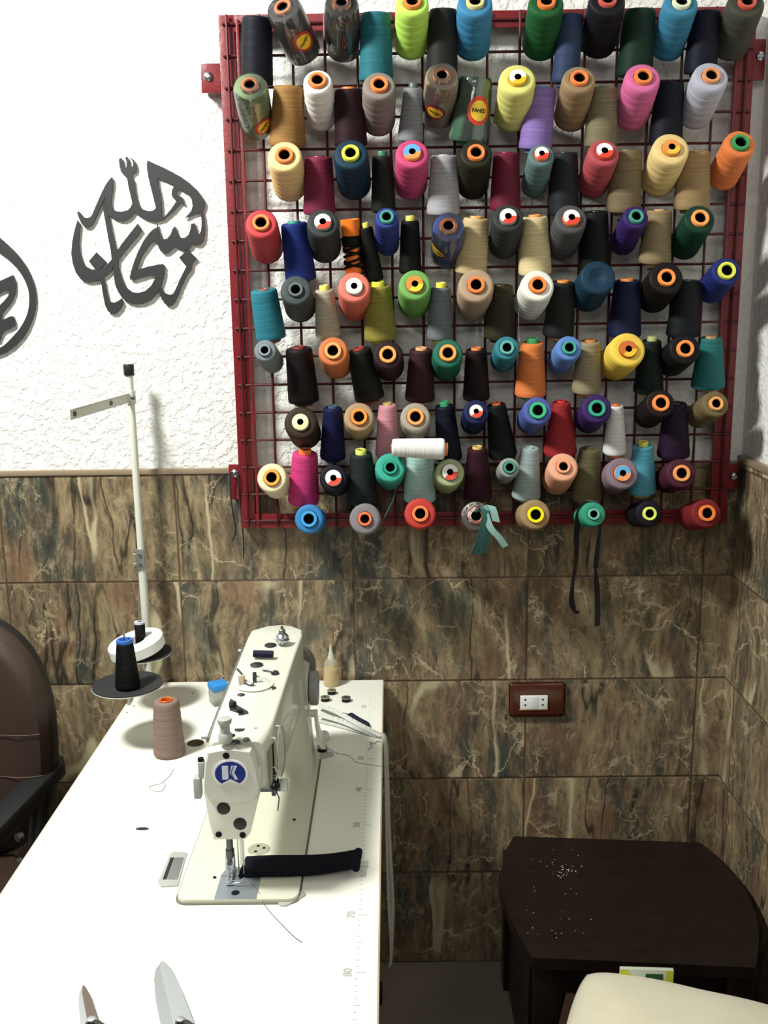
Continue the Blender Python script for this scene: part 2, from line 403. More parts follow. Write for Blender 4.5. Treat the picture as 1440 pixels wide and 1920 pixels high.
OUT = [(0,175),(110,270),(230,390),(330,520),(400,650),(450,800),(470,960),(455,1100),(410,1260),(330,1420),(220,1550),(100,1640),(0,1685),(-150,1715),(-400,1650),(-600,1450),(-700,1150),(-680,850),(-560,550),(-350,270),(-150,90)]
INN = [(0,365),(100,440),(200,540),(290,660),(350,780),(375,870),(384,970),(375,1080),(345,1190),(270,1330),(170,1450),(80,1540),(0,1590),(-150,1620),(-370,1560),(-530,1400),(-620,1150),(-600,870),(-480,590),(-280,370),(-120,290)]
L1 = [(0,735),(90,695),(175,657),(205,720),(212,800),(205,880),(170,980),(110,1060),(50,1130),(20,1180),(20,1235),(80,1215),(140,1185),(180,1188),(205,1240),(200,1300),(150,1340),(60,1380),(30,1420),(0,1510),(-60,1500),(-120,1400),(-150,1250),(-60,1120),(0,1050),(60,990),(110,930),(130,870),(120,840),(60,860),(0,890),(-100,930),(-160,860),(-100,780)]
tag(calligraphy([L1], 0, 420, 6.857, [(OUT, INN)]).build('wall_calligraphy', CALLI, smooth=False),
    'charcoal calligraphy in a round ring, cut off by the left edge of the photo', 'wall art', 'calligraphy pieces on the white wall')

# ------------------------------------------------------------------ thread rack
RX0, RX1, RZ0, RZ1 = .152, 1.234, 1.131, 2.19
rack = thing('thread_rack', 'red painted metal grid rack of thread cones screwed to the wall', 'rack', ((RX0+RX1)/2, 0, RZ0))
RO = Vector(((RX0+RX1)/2, 0, RZ0))
def rk(mb, name, m, par=rack, **k):
    bmesh.ops.translate(mb.b, verts=mb.b.verts, vec=-RO); return mb.build(name, m, par, **k)
fy0, fy1, fw = -.034, -.029, .032
mb = MB()
for (x0, x1) in ((RX0, RX0+fw), (RX1-fw, RX1)): mb.box(x0, x1, fy0, fy1, RZ0, RZ1, .001)
for (z0, z1) in ((RZ0, RZ0+fw), (RZ1-fw, RZ1)): mb.box(RX0+fw, RX1-fw, fy0, fy1, z0, z1, .001)
mb.box(RX0, RX0+.004, fy1, -.001, RZ0, RZ1); mb.box(RX1-.004, RX1, fy1, -.001, RZ0, RZ1)
mb.box(RX0, RX1, fy1, -.001, RZ0, RZ0+.004); mb.box(RX0, RX1, fy1, -.001, RZ1-.004, RZ1)
# welded square bar along the inside of the side flanges
for x in (RX0+fw+.004, RX1-fw-.008): mb.box(x, x+.006, -.040, -.030, RZ0+.01, RZ1-.01, .001)
rk(mb, 'frame', RED)
mb = MB(); NX, NZ = 16, 17
gx = lambda i: RX0+.018+(RX1-RX0-.036)*i/NX
gz = lambda i: RZ0+.018+(RZ1-RZ0-.036)*i/NZ
for i in range(NX+1): mb.cyl((gx(i), -.042, RZ0+.004), (gx(i), -.042, RZ1-.002), .0028, seg=8)
for i in range(NZ+1): mb.cyl((RX0+.008, -.0372, gz(i)), (RX1-.004, -.0372, gz(i)), .0028, seg=8)
rk(mb, 'wire_grid', mat('dark_red_wire', '#4a1015', .45))
for (x0, x1, z0, z1, sx, sz) in ((.111, .152, 2.045, 2.101, .126, 2.076), (.129, .168, 1.196, 1.275, .143, 1.255),
                                 (1.226, 1.258, 2.052, 2.13, 1.247, 2.097), (1.226, 1.256, 1.205, 1.262, 1.247, 1.234)):
    br = rk(MB().box(x0, x1, -.029, -.024, z0, z1, .0015).box((x0 if x0 < .6 else x1-.004), (x0+.004 if x0 < .6 else x1), -.024, -.001, z0+.006, z1-.006), 'bracket', RED)
    rk(MB().lathe([(0, .006), (.005, .0055), (.009, .003), (.010, 0), (0, 0)], 20, frame((sx, -.0292, sz), (0, -1, 0))).cyl((sx, -.033, sz), (sx, -.0375, sz), .005, .0042, 8), 'screw', STEEL, br)

# ------------------------------------------------------------------ thread cones
ORA = '#dd7b42'
def cone_profile(R1, R2, L, rc, ripple, steps=6):
    P = [(rc*.9, 0.0), (R1*.86, 0.0), (R1*.97, .0015), (R1, .005)]
    n = 26
    for k in range(1, n):
        t = k/n; z = .005+(L-.012)*t
        r = R1+(R2-R1)*t
        ph = (t*steps) % 1.0
        r += ripple*(1-abs(2*ph-1)**1.5)
        P.append((r, z))
    P += [(R2, L-.0065), (R2*.985, L-.0035), (R2*.94, L-.0012), (R2*.86, L), (rc+.001, L-.0006)]
    return P
def thread_cone(p0, p1, R1, R2, col, core, label, core_r=None, sticker=None, wrap=None, ripple=.0007, corelen=.006, basecore=True, hole=True, nocore=False, steps=6):
    p0, p1 = Vector(p0), Vector(p1); ax = p1-p0; L = ax.length
    F = frame(p0, ax)
    t = thing('thread_cone', label, 'thread cone', group='thread cones on the rack')
    t.matrix_world = F
    rc = core_r or R2*.52
    MB().lathe(cone_profile(R1, R2, L, rc, ripple, steps), 40).build('thread_winding', thread_mat(col), t, ang=50)
    if nocore:
        MB().lathe([(rc+.004, L-.0004), (rc*.6, L-.004), (rc*.3, L-.007), (0, L-.008)], 24).build('core', thread_mat(col), t)
    else:
        h = L+corelen; ri = rc*.62; rb = R1*.62
        prof = [(rc, L-.004), (rc, h-.0015), (rc-.001, h), (ri+.001, h), (ri, h-.0012), (ri*.99, h-.0036), (ri*.9, .06), (0, .06)]
        mb = MB().lathe(prof, 28)
        mb.build('core', pl(core), t)
        if basecore: MB().lathe([(rb*.7, .004), (rb, .002), (rb, -.006), (rb-.002, -.0072), (rb-.003, -.004), (rb*.6, .001), (0, .001)], 28).build('core_base', pl(core), t)
        MB().lathe([(ri*.985, h-.0035), (ri*.9, h-.03), (0, h-.032)], 20).build('bore_shade', HOLE, t)  # black lining paints the shade inside the coloured core
        if sticker:
            a, b = sticker
            mb = MB(); n = 24; vs_o = [mb.b.verts.new((rc*.93*math.cos(2*PI*i/n), rc*.93*math.sin(2*PI*i/n), h+.0006)) for i in range(n)]
            vs_i = [mb.b.verts.new((ri*.62*math.cos(2*PI*i/n), ri*.62*math.sin(2*PI*i/n), h+.0006)) for i in range(n)]
            for i in range(n):
                f = mb.b.faces.new((vs_o[i], vs_o[(i+1) % n], vs_i[(i+1) % n], vs_i[i])); f.material_index = 0 if (i < n*.62) else 1
            mb.build('core_sticker', [pl(a), pl(b)], t)
    if wrap:
        g = .0012
        MB().lathe([(R1*.5, -.0012), (R1+g, 0), (R1+g*1.6, .006), (R2+g*1.6, L-.006), (R2*.97, L+.001), (rc+.003, L+.0022), (rc+.001, L+corelen+.001), (rc*.6, L+corelen+.0015)], 40).build('film_wrap', FILM, t)
        if wrap != True:
            phi, z0, w, hgt, roll, border = wrap
            def onc(s, q, off):
                c, sn = math.cos(roll), math.sin(roll); s2 = s*c-q*sn; q2 = s*sn+q*c
                z = z0+q2; r = R1+(R2-R1)*z/L+off
                a = phi+s2/r
                return (r*math.sin(a), -r*math.cos(a), z)
            def oval(a, b, off):
                mb = MB(); n = 36; rings = 4
                c0 = mb.b.verts.new(onc(0, 0, off)); prev = None
                for k in range(1, rings+1):
                    cur = [mb.b.verts.new(onc(a*k/rings*math.cos(2*PI*i/n), b*k/rings*math.sin(2*PI*i/n), off)) for i in range(n)]
                    for i in range(n):
                        if prev is None: mb.b.faces.new((c0, cur[i], cur[(i+1) % n]))
                        else: mb.b.faces.new((prev[i], cur[i], cur[(i+1) % n], prev[(i+1) % n]))
                    prev = cur
                return mb
            lb = oval(w, hgt, .0028).build('paper_label', pl(border, .3), t)
            oval(w*.74, hgt*.70, .0033).build('label_centre', pl('#e0b82c', .3), lb)
            vs, fs = text_verts('FAHED', w*.42)
            mb = MB(); bv = [mb.b.verts.new(onc(v.x*.95, v.y, .0039)) for v in vs]
            for f in fs:
                try: mb.b.faces.new([bv[i] for i in f])
                except ValueError: pass
            mb.build('lettering', HOLE, lb, smooth=False)
    return t

ROWS = ['top', 'second', 'third', 'fourth', 'fifth', 'sixth', 'seventh', 'eighth', 'bottom']
WR_ = ('#e9e6e0', '#d8402c')
TAN, LIM, TEA, GRY, YEL, GRN = '#d08a4c', '#d3d94a', '#3f8f80', '#6f7a7c', '#d9cf3a', '#2f8a4a'
# (u, v of the bore centre, half width px, thread colour, core colour, colour words, extras)
A = [
 [(529,11,32,'#4a4748','#c9805a','film-wrapped charcoal',dict(wrap=(.62,.052,.020,.025,.55,'#a8352a'),lean=-.25)),
  (640,3,31,'#47403e','#b5734f','film-wrapped dark brown',dict(wrap=True)),
  (773,0,31,'#b4e23a','#d07b3c','lime green',{}),
  (891,0,33,'#2f86b4','#c9c080','sky blue',{}),
  (1025,0,33,'#12622c','#d8743c','emerald green',{}),
  (1140,-4,34,'#211f2a','#b8524a','blackish plum',{}),
  (1279,0,32,'#2f84a8','#cfd6b6','cerulean',{}),
  (1402,0,34,'#4c4c40','#b5483a','olive grey',{})],
 [(468,157,31,'#8cab70','#c9805a','film-wrapped pale green',dict(wrap=(.55,.034,.021,.017,.75,'#b0382c'))),
  (595,148,27,'#e6e2dc',ORA,'white',{}),
  (711,156,31,'#8d8078',ORA,'taupe',{}),
  (829,139,31,'#b8a07c','#c88a66','film-wrapped beige',dict(wrap=(-.32,.050,.022,.018,-.32,'#7c2434'))),
  (971,144,34,'#d8d468','#d8a828','pale yellow',dict(sticker=('#e8dcd8','#d8b428'))),
  (1087,144,31,'#9c8058',ORA,'tan',{}),
  (1207,141,33,'#e065a0',ORA,'candy pink',{}),
  (1335,139,33,'#b4b6c6','#d08a5c','pale lavender',{})],
 [(533,289,32,'#ecc47c',ORA,'peach yellow',{}),
  (657,285,32,'#154058',LIM,'petrol blue',{}),
  (773,284,31,'#d23c78','#e58a4a','rose pink',dict(sticker=('#5c9ad0','#e08a4a'))),
  (893,284,30,'#34341f',ORA,'dark olive',{}),
  (1016,287,24,'#5f7f80','#d0724c','grey teal',dict(sticker=WR_)),
  (1134,282,29,'#c04a52','#c0443c','coral red',dict(sticker=WR_)),
  (1260,275,34,'#e8c87a','#d88a3c','pale straw',dict(sticker=('#dc8c48','#e0b83c'))),
  (1390,265,29,'#f07a28',GRN,'bright orange',{})],
 [(489,416,30,'#c8323a',ORA,'red',{}),
  (605,415,30,'#3c4444','#8a8a84','slate grey',dict(sticker=WR_)),
  (725,405,22,'#34409c',TEA,'royal blue',{}),
  (841,422,29,'#3c56b4','#e08a50','film-wrapped blue',dict(wrap=(-.75,.060,.024,.014,-.35,'#5c2830'))),
  (953,405,29,'#3f4342','#8a8a84','graphite',dict(sticker=WR_)),
  (1072,407,30,'#57575a','#d0743c','medium grey',dict(sticker=WR_)),
  (1194,404,24,'#47287c',TEA,'violet',{}),
  (1314,407,29,'#104a32','#ec9a52','bottle green',{})],
 [(554,542,29,'#475254','#56605f','slate',{}),
  (664,536,30,'#e87058','#c9c4b4','salmon',dict(sticker=('#e6e2d6','#d8cfc0'))),
  (778,532,30,'#6cae4c','#e08a3c','leaf green',dict(sticker=('#d88438','#d8c83a'))),
  (893,533,33,'#b4987a',ORA,'beige',{}),
  (1009,533,31,'#e4e4d8','#e8843c','white',{}),
  (1123,518,33,'#144460','#144460','deep teal blue',dict(nocore=True)),
  (1251,519,32,'#231b18','#ec8c44','black brown',{}),
  (1364,506,27,'#26358c',LIM,'ultramarine',{})],
 [(496,656,21,'#78848a','#7c888c','grey',{}),
  (624,657,28,'#d2702c','#e89a58','burnt orange',{}),
  (727,664,28,'#3a1c26','#ec9a4c','plum brown',{}),
  (840,661,28,'#147058','#ec9a4c','sea green',{}),
  (951,651,23,'#1f8494','#5fa49a','cyan teal',{}),
  (1068,651,24,'#5c8cd8','#3f9a8a','light blue',{}),
  (1179,654,33,'#f4cc14','#c8642c','bright yellow',dict(sticker=('#c8642c','#e8b830'))),
  (1286,653,29,'#1e1b1e','#ec8c44','black',{})],
 [(563,791,31,'#42301f','#e4e0b4','dark brown',dict(sticker=('#e4e0b0','#dcd890'))),
  (673,781,28,'#b69468','#ee8a34','tan',{}),
  (779,781,28,'#ab9f8c','#ee9a50','stone grey',{}),
  (893,771,24,'#1c2c6a','#8a8a90','navy',dict(sticker=WR_)),
  (1009,769,27,'#5264b4','#38b07c','periwinkle',{}),
  (1120,765,28,'#48287a','#2f9a7c','purple',{}),
  (1240,755,27,'#2e1d1c','#ee8a44','chocolate',{}),
  (1344,756,25,'#7a6a42','#e8a45c','khaki',{})],
 [(509,895,28,'#e4d4a8','#ee9a3c','cream',{}),
  (625,896,26,'#181c30','#a0a0a0','black navy',dict(sticker=WR_)),
  (732,876,28,'#1fb49a','#159078','turquoise',{}),
  (844,885,27,'#aab884','#b8b0a0','sage green',dict(sticker=WR_)),
  (956,876,19,'#98a49e','#3f8a74','small silver grey',{}),
  (1057,874,28,'#f0a882','#e89c78','peach',dict(hole=True)),
  (1168,887,30,'#907884','#ec8a50','mauve',dict(sticker=('#5ca4d0','#e8945c'))),
  (1279,887,28,'#60243c','#ec9a58','maroon',{})],
 [(579,973,27,'#2488cc','#3c94cc','azure',{}),
  (684,973,29,'#8a8488','#ec7040','grey',{}),
  (788,963,29,'#d43424','#ec7a44','scarlet',{}),
  (893,967,27,'#ab9a94','#ee8c50','film-wrapped pale taupe',dict(wrap=(-1.15,.055,.022,.012,-.1,'#8a5a28'))),
  (1005,965,28,'#ab8a5c','#efe01c','camel',{}),
  (1114,964,23,'#1ea07c','#6cb8a0','jade',{}),
  (1219,963,25,'#221a2e','#dce86c','aubergine',{}),
  (1327,962,28,'#8e1c22','#f0803c','crimson',{})],
]
LEN_A = .112; DEL = math.radians(27); YB = -.052
CONES = {}
CORE_WORD = {ORA: 'orange', LIM: 'lime', TEA: 'teal', GRN: 'green'}
for r, row in enumerate(A):
    for i, (u, v, hw, col, core, word, ex) in enumerate(row):
        ex = dict(ex); lean = ex.pop('lean', 0.); ex.pop('hole', None)
        DEL = math.radians((31, 29, 26.5, 25, 19, 17, 19, 18, 15)[r] if word != 'peach' else 26)
        ax = Vector((lean+random.uniform(-.03, .03), -math.cos(DEL), math.sin(DEL)+random.uniform(-.03, .03))).normalized()
        L = LEN_A
        tip = at(u, v, 'y', YB+ax.y*(L+.006))
        base = tip-ax*(L+.006); end = base+ax*L
        R2 = hw/pxm(end)
        k = 1.04 if r < 6 else (.98 if r < 8 else .92)
        rc = .0175 if hw > 25 else (.0145 if hw > 20 else .013)
        if word in ('turquoise', 'jade', 'peach', 'slate', 'grey'): rc *= .85
        lab = f'{word} thread cone facing out in {ROWS[r]} row'
        if i == 0: lab += ', at its left end'
        elif i == len(row)-1: lab += ', at its right end'
        elif core in CORE_WORD: lab += f', {CORE_WORD[core]} core'
        CONES[(r, i)] = thread_cone(base, end, R2*k, R2, col, core, lab, core_r=rc, ripple=.0009 if r < 8 else .0013, **ex)

# upright cones: (u,v top centre, u,v bottom centre, bottom half width, top half width, thread, core, words)
B = [
 [(482,32,482,165,30,28,'#12182a','#12182a','navy',0), (705,24,705,157,32,28,'#12707c','#12707c','teal',0),
  (831,17,828,150,30,26,'#2e2d2c','#2e2d2c','charcoal',0), (1071,26,1059,161,25,23,'#33486e','#33486e','denim blue',0),
  (1200,17,1189,148,33,29,'#0f3a26','#d0703c','dark green',0), (1324,20,1312,143,30,27,'#161a34','#161a34','midnight blue',0)],
 [(541,161,539,279,34,28,'#9a6c2c','#9a6c2c','mustard brown',0), (654,167,658,279,31,27,'#3a1420','#d8743c','wine',1),
  (775,165,769,270,24,18,'#84868a','#4a5a54','light grey',2), (892,146,878,270,37,30,'#17683c','#17683c','film-wrapped green',3),
  (1016,165,1003,285,31,26,'#8a6cb8','#6c8ac0','lavender',1), (1132,163,1125,279,31,25,'#7f7656','#7f7656','grey khaki',0),
  (1256,154,1247,277,31,26,'#151c30','#151c30','dark navy',0)],
 [(597,294,599,406,30,26,'#841c40','#841c40','raspberry',0), (717,292,719,402,23,19,'#22261e','#2f6a4c','forest black',2),
  (833,291,831,406,31,25,'#a4a2a6','#a4a2a6','silver',0), (949,286,947,398,29,24,'#7c1434','#7c1434','burgundy',0),
  (1059,286,1057,407,28,24,'#2a2e38','#2a2e38','blue charcoal',0), (1176,282,1168,402,32,27,'#7e6c4a','#7e6c4a','khaki',0),
  (1303,284,1296,396,33,28,'#a08254','#a08254','golden tan',0)],
 [(551,418,565,530,29,25,'#12308c','#2f7a70','cobalt blue',1), (686,426,702,530,18,13,'#0c0c0c','#c8c84a','slim black',2),
  (769,413,769,516,21,17,'#0c0b0b','#d0c060','narrow black',2), (893,409,882,516,30,24,'#c4ac78','#d49a60','sand',1),
  (1003,406,1003,518,31,24,'#d6c08a','#d88a4a','buff',1), (1117,396,1114,509,29,23,'#101614','#101614','green black',0),
  (1236,394,1226,497,30,24,'#948058','#d4a070','wheat',0)],
 [(494,543,509,639,28,25,'#127a8c','#8a4a3c','teal',0), (608,543,616,635,24,18,'#b0aa90','#d0d060','oatmeal',2),
  (709,536,714,640,31,24,'#8c8424','#d4d040','olive yellow',2), (827,538,824,639,24,19,'#70767c','#d0d048','steel grey',2),
  (939,535,936,638,29,23,'#42371f','#42371f','dark khaki',0), (1056,529,1046,634,29,23,'#282829','#d8823c','charcoal',1),
  (1176,526,1170,634,31,24,'#142454','#d8823c','navy',1), (1290,526,1279,634,30,24,'#20262a','#20262a','anthracite',0)],
 [(560,653,570,757,29,25,'#1a1012','#6a2420','black brown',1), (673,655,694,752,28,23,'#23231f','#8a3028','olive black',1),
  (790,655,787,754,28,22,'#4a2226','#dca070','reddish brown',1), (893,655,893,752,25,20,'#2c1018','#dc7c44','dark plum',1),
  (998,642,994,745,29,22,'#ea7a1c','#3a9a5c','orange',2), (1106,640,1099,739,27,21,'#9a8c6a','#e08a44','dusty beige',1),
  (1222,638,1215,739,28,18,'#10261f','#b8c078','pine green',2), (1333,633,1327,730,31,21,'#127272','#b08a5c','dark teal',1)],
 [(624,764,624,863,24,18,'#161c5c','#2c4a64','navy blue',1), (726,758,728,857,24,17,'#d88c9c','#c8b070','baby pink',1),
  (833,760,843,865,24,18,'#141c38','#3a9a64','dark navy',2), (930,758,943,859,27,18,'#151c1c','#dc6c3c','greenish black',1),
  (1052,754,1050,854,31,18,'#a81822','#c8302c','cherry red',1), (1155,760,1152,854,22,14,'#dcdad8','#e07a44','white',1),
  (1267,756,1262,859,30,21,'#34183e','#34183e','dark purple',0)],
 [(572,849,569,946,29,24,'#d42878','#ec7c34','magenta',2), (677,850,680,944,29,21,'#2f3a3c','#d4e068','slate',2),
  (787,846,787,941,30,26,'#a8d0c8','#a8d0c8','pale aqua',0), (895,840,896,939,27,19,'#48142c','#d0b060','deep maroon',1),
  (994,839,986,936,27,17,'#9cb0b0','#9cb0b0','light grey',0), (1106,841,1099,940,29,20,'#6c6440','#6c6440','olive',0),
  (1206,835,1203,927,26,19,'#48a8c0','#ccc85c','sky blue',2)],
]
for r, row in enumerate(B):
    for i, (ut, vt, ub, vb, hb, ht, col, core, word, ck) in enumerate(row):
        p1 = at(ut, vt, 'y', -.100); p0 = at(ub, vb-4, 'y', -.082)
        left = [(a[0], a[5]) for a in A[r] if a[0] < ut]
        lab = f'{word} thread cone upright in {ROWS[r]} row, ' + (f'right of the {left[-1][1]} cone' if left else f'left of the {A[r][0][5]} cone')
        R1, R2 = hb/pxm(p0), ht/pxm(p1)
        kw = dict(corelen=.0015 if ck == 0 else (.004 if ck == 1 else .009), core_r=R2*.5 if ck else R2*.42, ripple=.0003)
        if ck == 3: kw.update(corelen=.002, wrap=(.30, .058, .024, .027, 0., '#c0301f'))
        if word == 'orange' or (core in ('#d0d048', '#d4d040', '#ccc85c')): kw['basecore'] = True
        CONES[('b', r, i)] = thread_cone(p0, p1, R1, R2, col, core, lab, **kw)
# the nearly empty orange core with black thread criss-crossed round it
p1, p0 = at(656, 411, 'y', -.10), at(664, 512, 'y', -.085)
t = thing('thread_cone', 'nearly empty orange cone with black thread criss-crossed around it, upright in fourth row', 'thread cone', group='thread cones on the rack')
t.matrix_world = frame(p0, p1-p0); L = (p1-p0).length
MB().lathe([(0, .001), (.0165, 0), (.0172, .003), (.0150, L*.3), (.0155, L*.70), (.0185, L*.705), (.0195, L-.001), (.0175, L), (.0160, L-.004), (.010, L-.03), (0, L-.03)], 32).build('core', pl('#e8741c'), t)
mb = MB()
for s, z0, z1 in ((1, .006, .066), (-1, .010, .070), (1, .0, .052)):
    mb.tube([((.0168+.0008)*math.cos(s*a*.22), (.0168+.0008)*math.sin(s*a*.22), L*.68*(z0+(z1-z0)*(a/70))/.07) for a in range(71)], .0026, 6)
mb.lathe([(.0172, L*.50), (.0205, L*.53), (.0208, L*.66), (.0172, L*.69)], 30)
mb.build('thread_winding', thread_mat('#0c0c0c'), t)
# white cone lying across the cones
p0, p1 = at(833, 842, 'y', -.172), at(735, 839, 'y', -.172)
thread_cone(p0, p1, 20/pxm(p0), 16.5/pxm(p1), '#e6e6e2', '#e07a3c', 'white thread cone lying on its side across the seventh and eighth rows', ripple=.0003, corelen=.002)
# loose tails of thread
def tail(par, pts, r, m):
    inv = par.matrix_world.inverted()
    MB().tube([inv@Vector(p) for p in smoothpts(pts, 5)], r, 5).build('thread_tail', m, par)
tail(CONES[(7, 2)], [at(742, 905, 'y', -.13), at(738, 935, 'y', -.125), at(718, 975, 'y', -.12), at(709, 1000, 'y', -.11)], .0005, thread_mat('#1fb49a'))
tail(CONES[(8, 2)], [at(787, 985, 'y', -.165), at(786, 1000, 'y', -.14), at(785, 1050, 'y', -.03), at(788, 1090, 'y', -.015)], .0005, thread_mat('#b8a890'))
tail(CONES[(4, 4)], [at(974, 572, 'y', -.10), at(972, 600, 'y', -.10), at(974, 640, 'y', -.115)], .0005, thread_mat('#e4e4d8'))
tail(CONES[(1, 4)], [at(920, 195, 'y', -.10), at(918, 215, 'y', -.10), at(924, 232, 'y', -.09), at(930, 236, 'y', -.085)], .0008, thread_mat('#d8d468'))
# rack pegs that carry the cones: one mesh, nearly all of it inside the cones
mb = MB()
for k, c in CONES.items():
    mw = c.matrix_world; o = mw.translation; z = mw.col[2].to_3d()
    if k[0] == 'b': mb.tube([Vector((o.x, -.040, o.z-.012)), Vector((o.x, -.075, o.z-.012)), o+z*.02, o+z*.055], .0026, 6)
    else: mb.tube([o-z*.010, o+z*.055], .0026, 6)
pg = rk(mb, 'peg', mat('dark_red_wire', '#4a1015')); pg['kind'] = 'stuff'

# things hanging from the rack
blk = cloth_mat('black_ribbon', '#0d0d10', '#17161c')
sx, sz = .143, 1.255
g = MB().tube(smoothpts([(sx-.003, -.0400, sz+.005), (sx-.009, -.040, sz-.004), at(433, 930, 'y', -.036), at(437, 965, 'y', -.03), at(442, 995, 'y', -.02), at(435, 1015, 'y', -.02)], 6), .0017, 6)
tag(g.build('hanging_cord', blk), 'shorter black cord on the lower left rack screw', 'cord')
g = MB().tube(smoothpts([(sx+.003, -.0400, sz+.005), (sx+.009, -.040, sz-.004), at(449, 935, 'y', -.036), at(452, 965, 'y', -.03), at(456, 1010, 'y', -.02), at(457, 1046, 'y', -.02)], 6), .0017, 6)
tag(g.build('hanging_cord', blk), 'longer black cord on the lower left rack screw', 'cord')
g = MB()
g.ribbon(smoothpts([at(1112, 940, 'y', -.145), at(1096, 940, 'y', -.135), at(1085, 962, 'y', -.125), at(1081, 1000, 'y', -.115), at(1080, 1050, 'y', -.10), at(1073, 1100, 'y', -.09), at(1072, 1130, 'y', -.085), at(1078, 1146, 'y', -.08), at(1086, 1148, 'y', -.075)], 5),
         [Vector((.0055*(1-.25*math.sin(i*.35)), .003, 0)) if i < 34 else Vector((.002, .001, .0035)) for i in range(41)], .0006)
g.ribbon(smoothpts([at(1112, 940, 'y', -.145), at(1124, 945, 'y', -.145), at(1126, 980, 'y', -.135), at(1121, 1020, 'y', -.12), at(1117, 1060, 'y', -.10), at(1117, 1075, 'y', -.10), at(1120, 1120, 'y', -.09), at(1120, 1174, 'y', -.085)], 5),
         [Vector((.0050*abs(math.cos((i-22)*.10))+.0012 if i < 22 else .002+.0045*min(1, (i-22)/6), .002, 0)) for i in range(36)], .0006)
tag(g.build('black_ribbon', blk), 'long black ribbon hung over the jade cone in the bottom row', 'ribbon')
g = MB(); tl = cloth_mat('teal_ribbon', '#2c5654', '#3a6a66'); aq = cloth_mat('aqua_ribbon', '#9cc4bc', '#86b0a8')
rb = thing('ribbon_bunch', 'bunch of teal and aqua ribbon ends hung on the bottom row wrapped cone', 'ribbon', tuple(at(905, 955, 'y', -.165)))
ro = rb.location.copy()
def rel(P): return [Vector(p)-ro for p in P]
for j, du in enumerate((0, 5, 9)):
    m_ = MB().ribbon(rel(smoothpts([at(896+du*.3, 960, 'y', -.165), at(907, 953-j, 'y', -.168-j*.001), at(909+du*.6, 975, 'y', -.17-j*.001), at(900+du*1.2, 1010, 'y', -.165-j*.001), at(888+du*2.0, 1039-j, 'y', -.158-j*.001)], 5)), Vector((.0075, .002, 0)), .0005)
    m_.build('ribbon', tl, rb)
MB().ribbon(rel(smoothpts([at(908, 957, 'y', -.170), at(920, 948, 'y', -.173), at(926, 960, 'y', -.174), at(930, 978, 'y', -.172)], 5)), Vector((.008, 0, -.002)), .0005).build('ribbon', aq, rb)
MB().ribbon(rel(smoothpts([at(911, 965, 'y', -.172), at(920, 990, 'y', -.172), at(936, 1008, 'y', -.168), at(948, 1025, 'y', -.162)], 5)), Vector((.006, 0, .003)), .0005).build('ribbon', aq, rb)

# ------------------------------------------------------------------ wall socket
so = thing('wall_socket', 'brown framed double wall socket with white module on the marble tiles', 'socket', (.825, 0, .7035))
MB().box(-.066, .066, -.011, 0, -.0425, .0425, .009, 3).build('frame_plate', mat('brown_bakelite', '#4a2114', .22, coat=.5), so)
MB().box(-.046, .032, -.0118, -.010, -.027, .025, .0005).build('module_rim', mat('gilt_rim', '#9a6a34', .3, .4), so) if False else None
mod = MB().box(-.040, .024, -.0150, -.005, -.022, .012, .0012).build('socket_module', WHITEP, so)
MB().box(-.042, .026, -.0125, -.009, -.026, -.0215, .0005).build('gold_strip', mat('gold_strip', '#c08a3c', .35, .5), so)
for sx in (-.0285, .0125):
    m_ = MB()
    for sz in (.003, -.0105): m_.cyl((sx, -.0151, sz), (sx, -.0153, sz), .0024, seg=12)
    m_.build('pin_holes', HOLE, mod)
MB().box(-.017, .0015, -.0156, -.0148, -.0195, .0095, .0003).build('blank_cover', pl('#dfe5e0'), mod)

# ------------------------------------------------------------------ sewing table
TX0, TX1, TY0, TY1, TZ = -.104, .4635, -1.215, -.014, .76
tb = thing('sewing_table', 'white laminate industrial sewing table with ruler marks along the edge', 'table', (.18, -.6, 0))
to = Vector((.18, -.6, 0))
def tbb(mb, name, m, par=None, **k):
    bmesh.ops.translate(mb.b, verts=mb.b.verts, vec=-to); return mb.build(name, m, par or tb, **k)
top = tbb(MB().box(TX0, TX1, TY0, TY1, TZ-.038, TZ, .0015), 'tabletop', LAM)
mb = MB()
mb.box(TX0-.0016, TX0, TY0, TY1, TZ-.037, TZ-.0012); mb.box(TX1, TX1+.0016, TY0, TY1, TZ-.037, TZ-.0012)
mb.box(TX0, TX1, TY1, TY1+.0016, TZ-.037, TZ-.0012); mb.box(TX0, TX1, TY0-.0016, TY0, TZ-.037, TZ-.0012)
tbb(mb, 'edge_band', mat('edge_band', '#b9a48c', .5), top, smooth=False)
GREYINK = mat('grey_ink', '#a9ada6', .6)
mb = MB(); y = -.169; k = 0
for i in range(0, 86):
    yy = -.11-i*.01225
    ln = .011 if (i % 10 == 5) else (.0075 if i % 5 == 0 else .004)
    mb.box(.434, .434+ln if ln < .01 else .448, yy-.0004, yy+.0004, TZ+.0001, TZ+.0004)
tbb(mb, 'ruler_marks', GREYINK, top, smooth=False)
for i in range(8):
    mb = MB(); yy = -.169-.1228*i
    vs, fs = text_verts(str(10*(i+1)), .016)
    bv = [mb.b.verts.new((.424-v.y, yy+v.x, TZ+.0004)) for v in vs]
    for f in fs:
        try: mb.b.faces.new([bv[j] for j in f])
        except ValueError: pass
    tbb(mb, 'ruler_numeral', GREYINK, top, smooth=False)
tbb(MB().lathe([(0, .0006), (.016, .0006), (.017, 0), (.0, 0)], 24, Matrix.Translation((.089, -.34, TZ+.0002))), 'hole_cap', mat('brown_cap', '#3a3122', .4, .4), top)
m_ = MB()
for (u, v) in ((361, 1300), (251, 1324), (238, 1336)):
    p = at(u, v, 'z', TZ); m_.cyl(p, p+Vector((0, 0, .0006)), .0018, seg=10)
tbb(m_, 'screw_holes', HOLE, top)
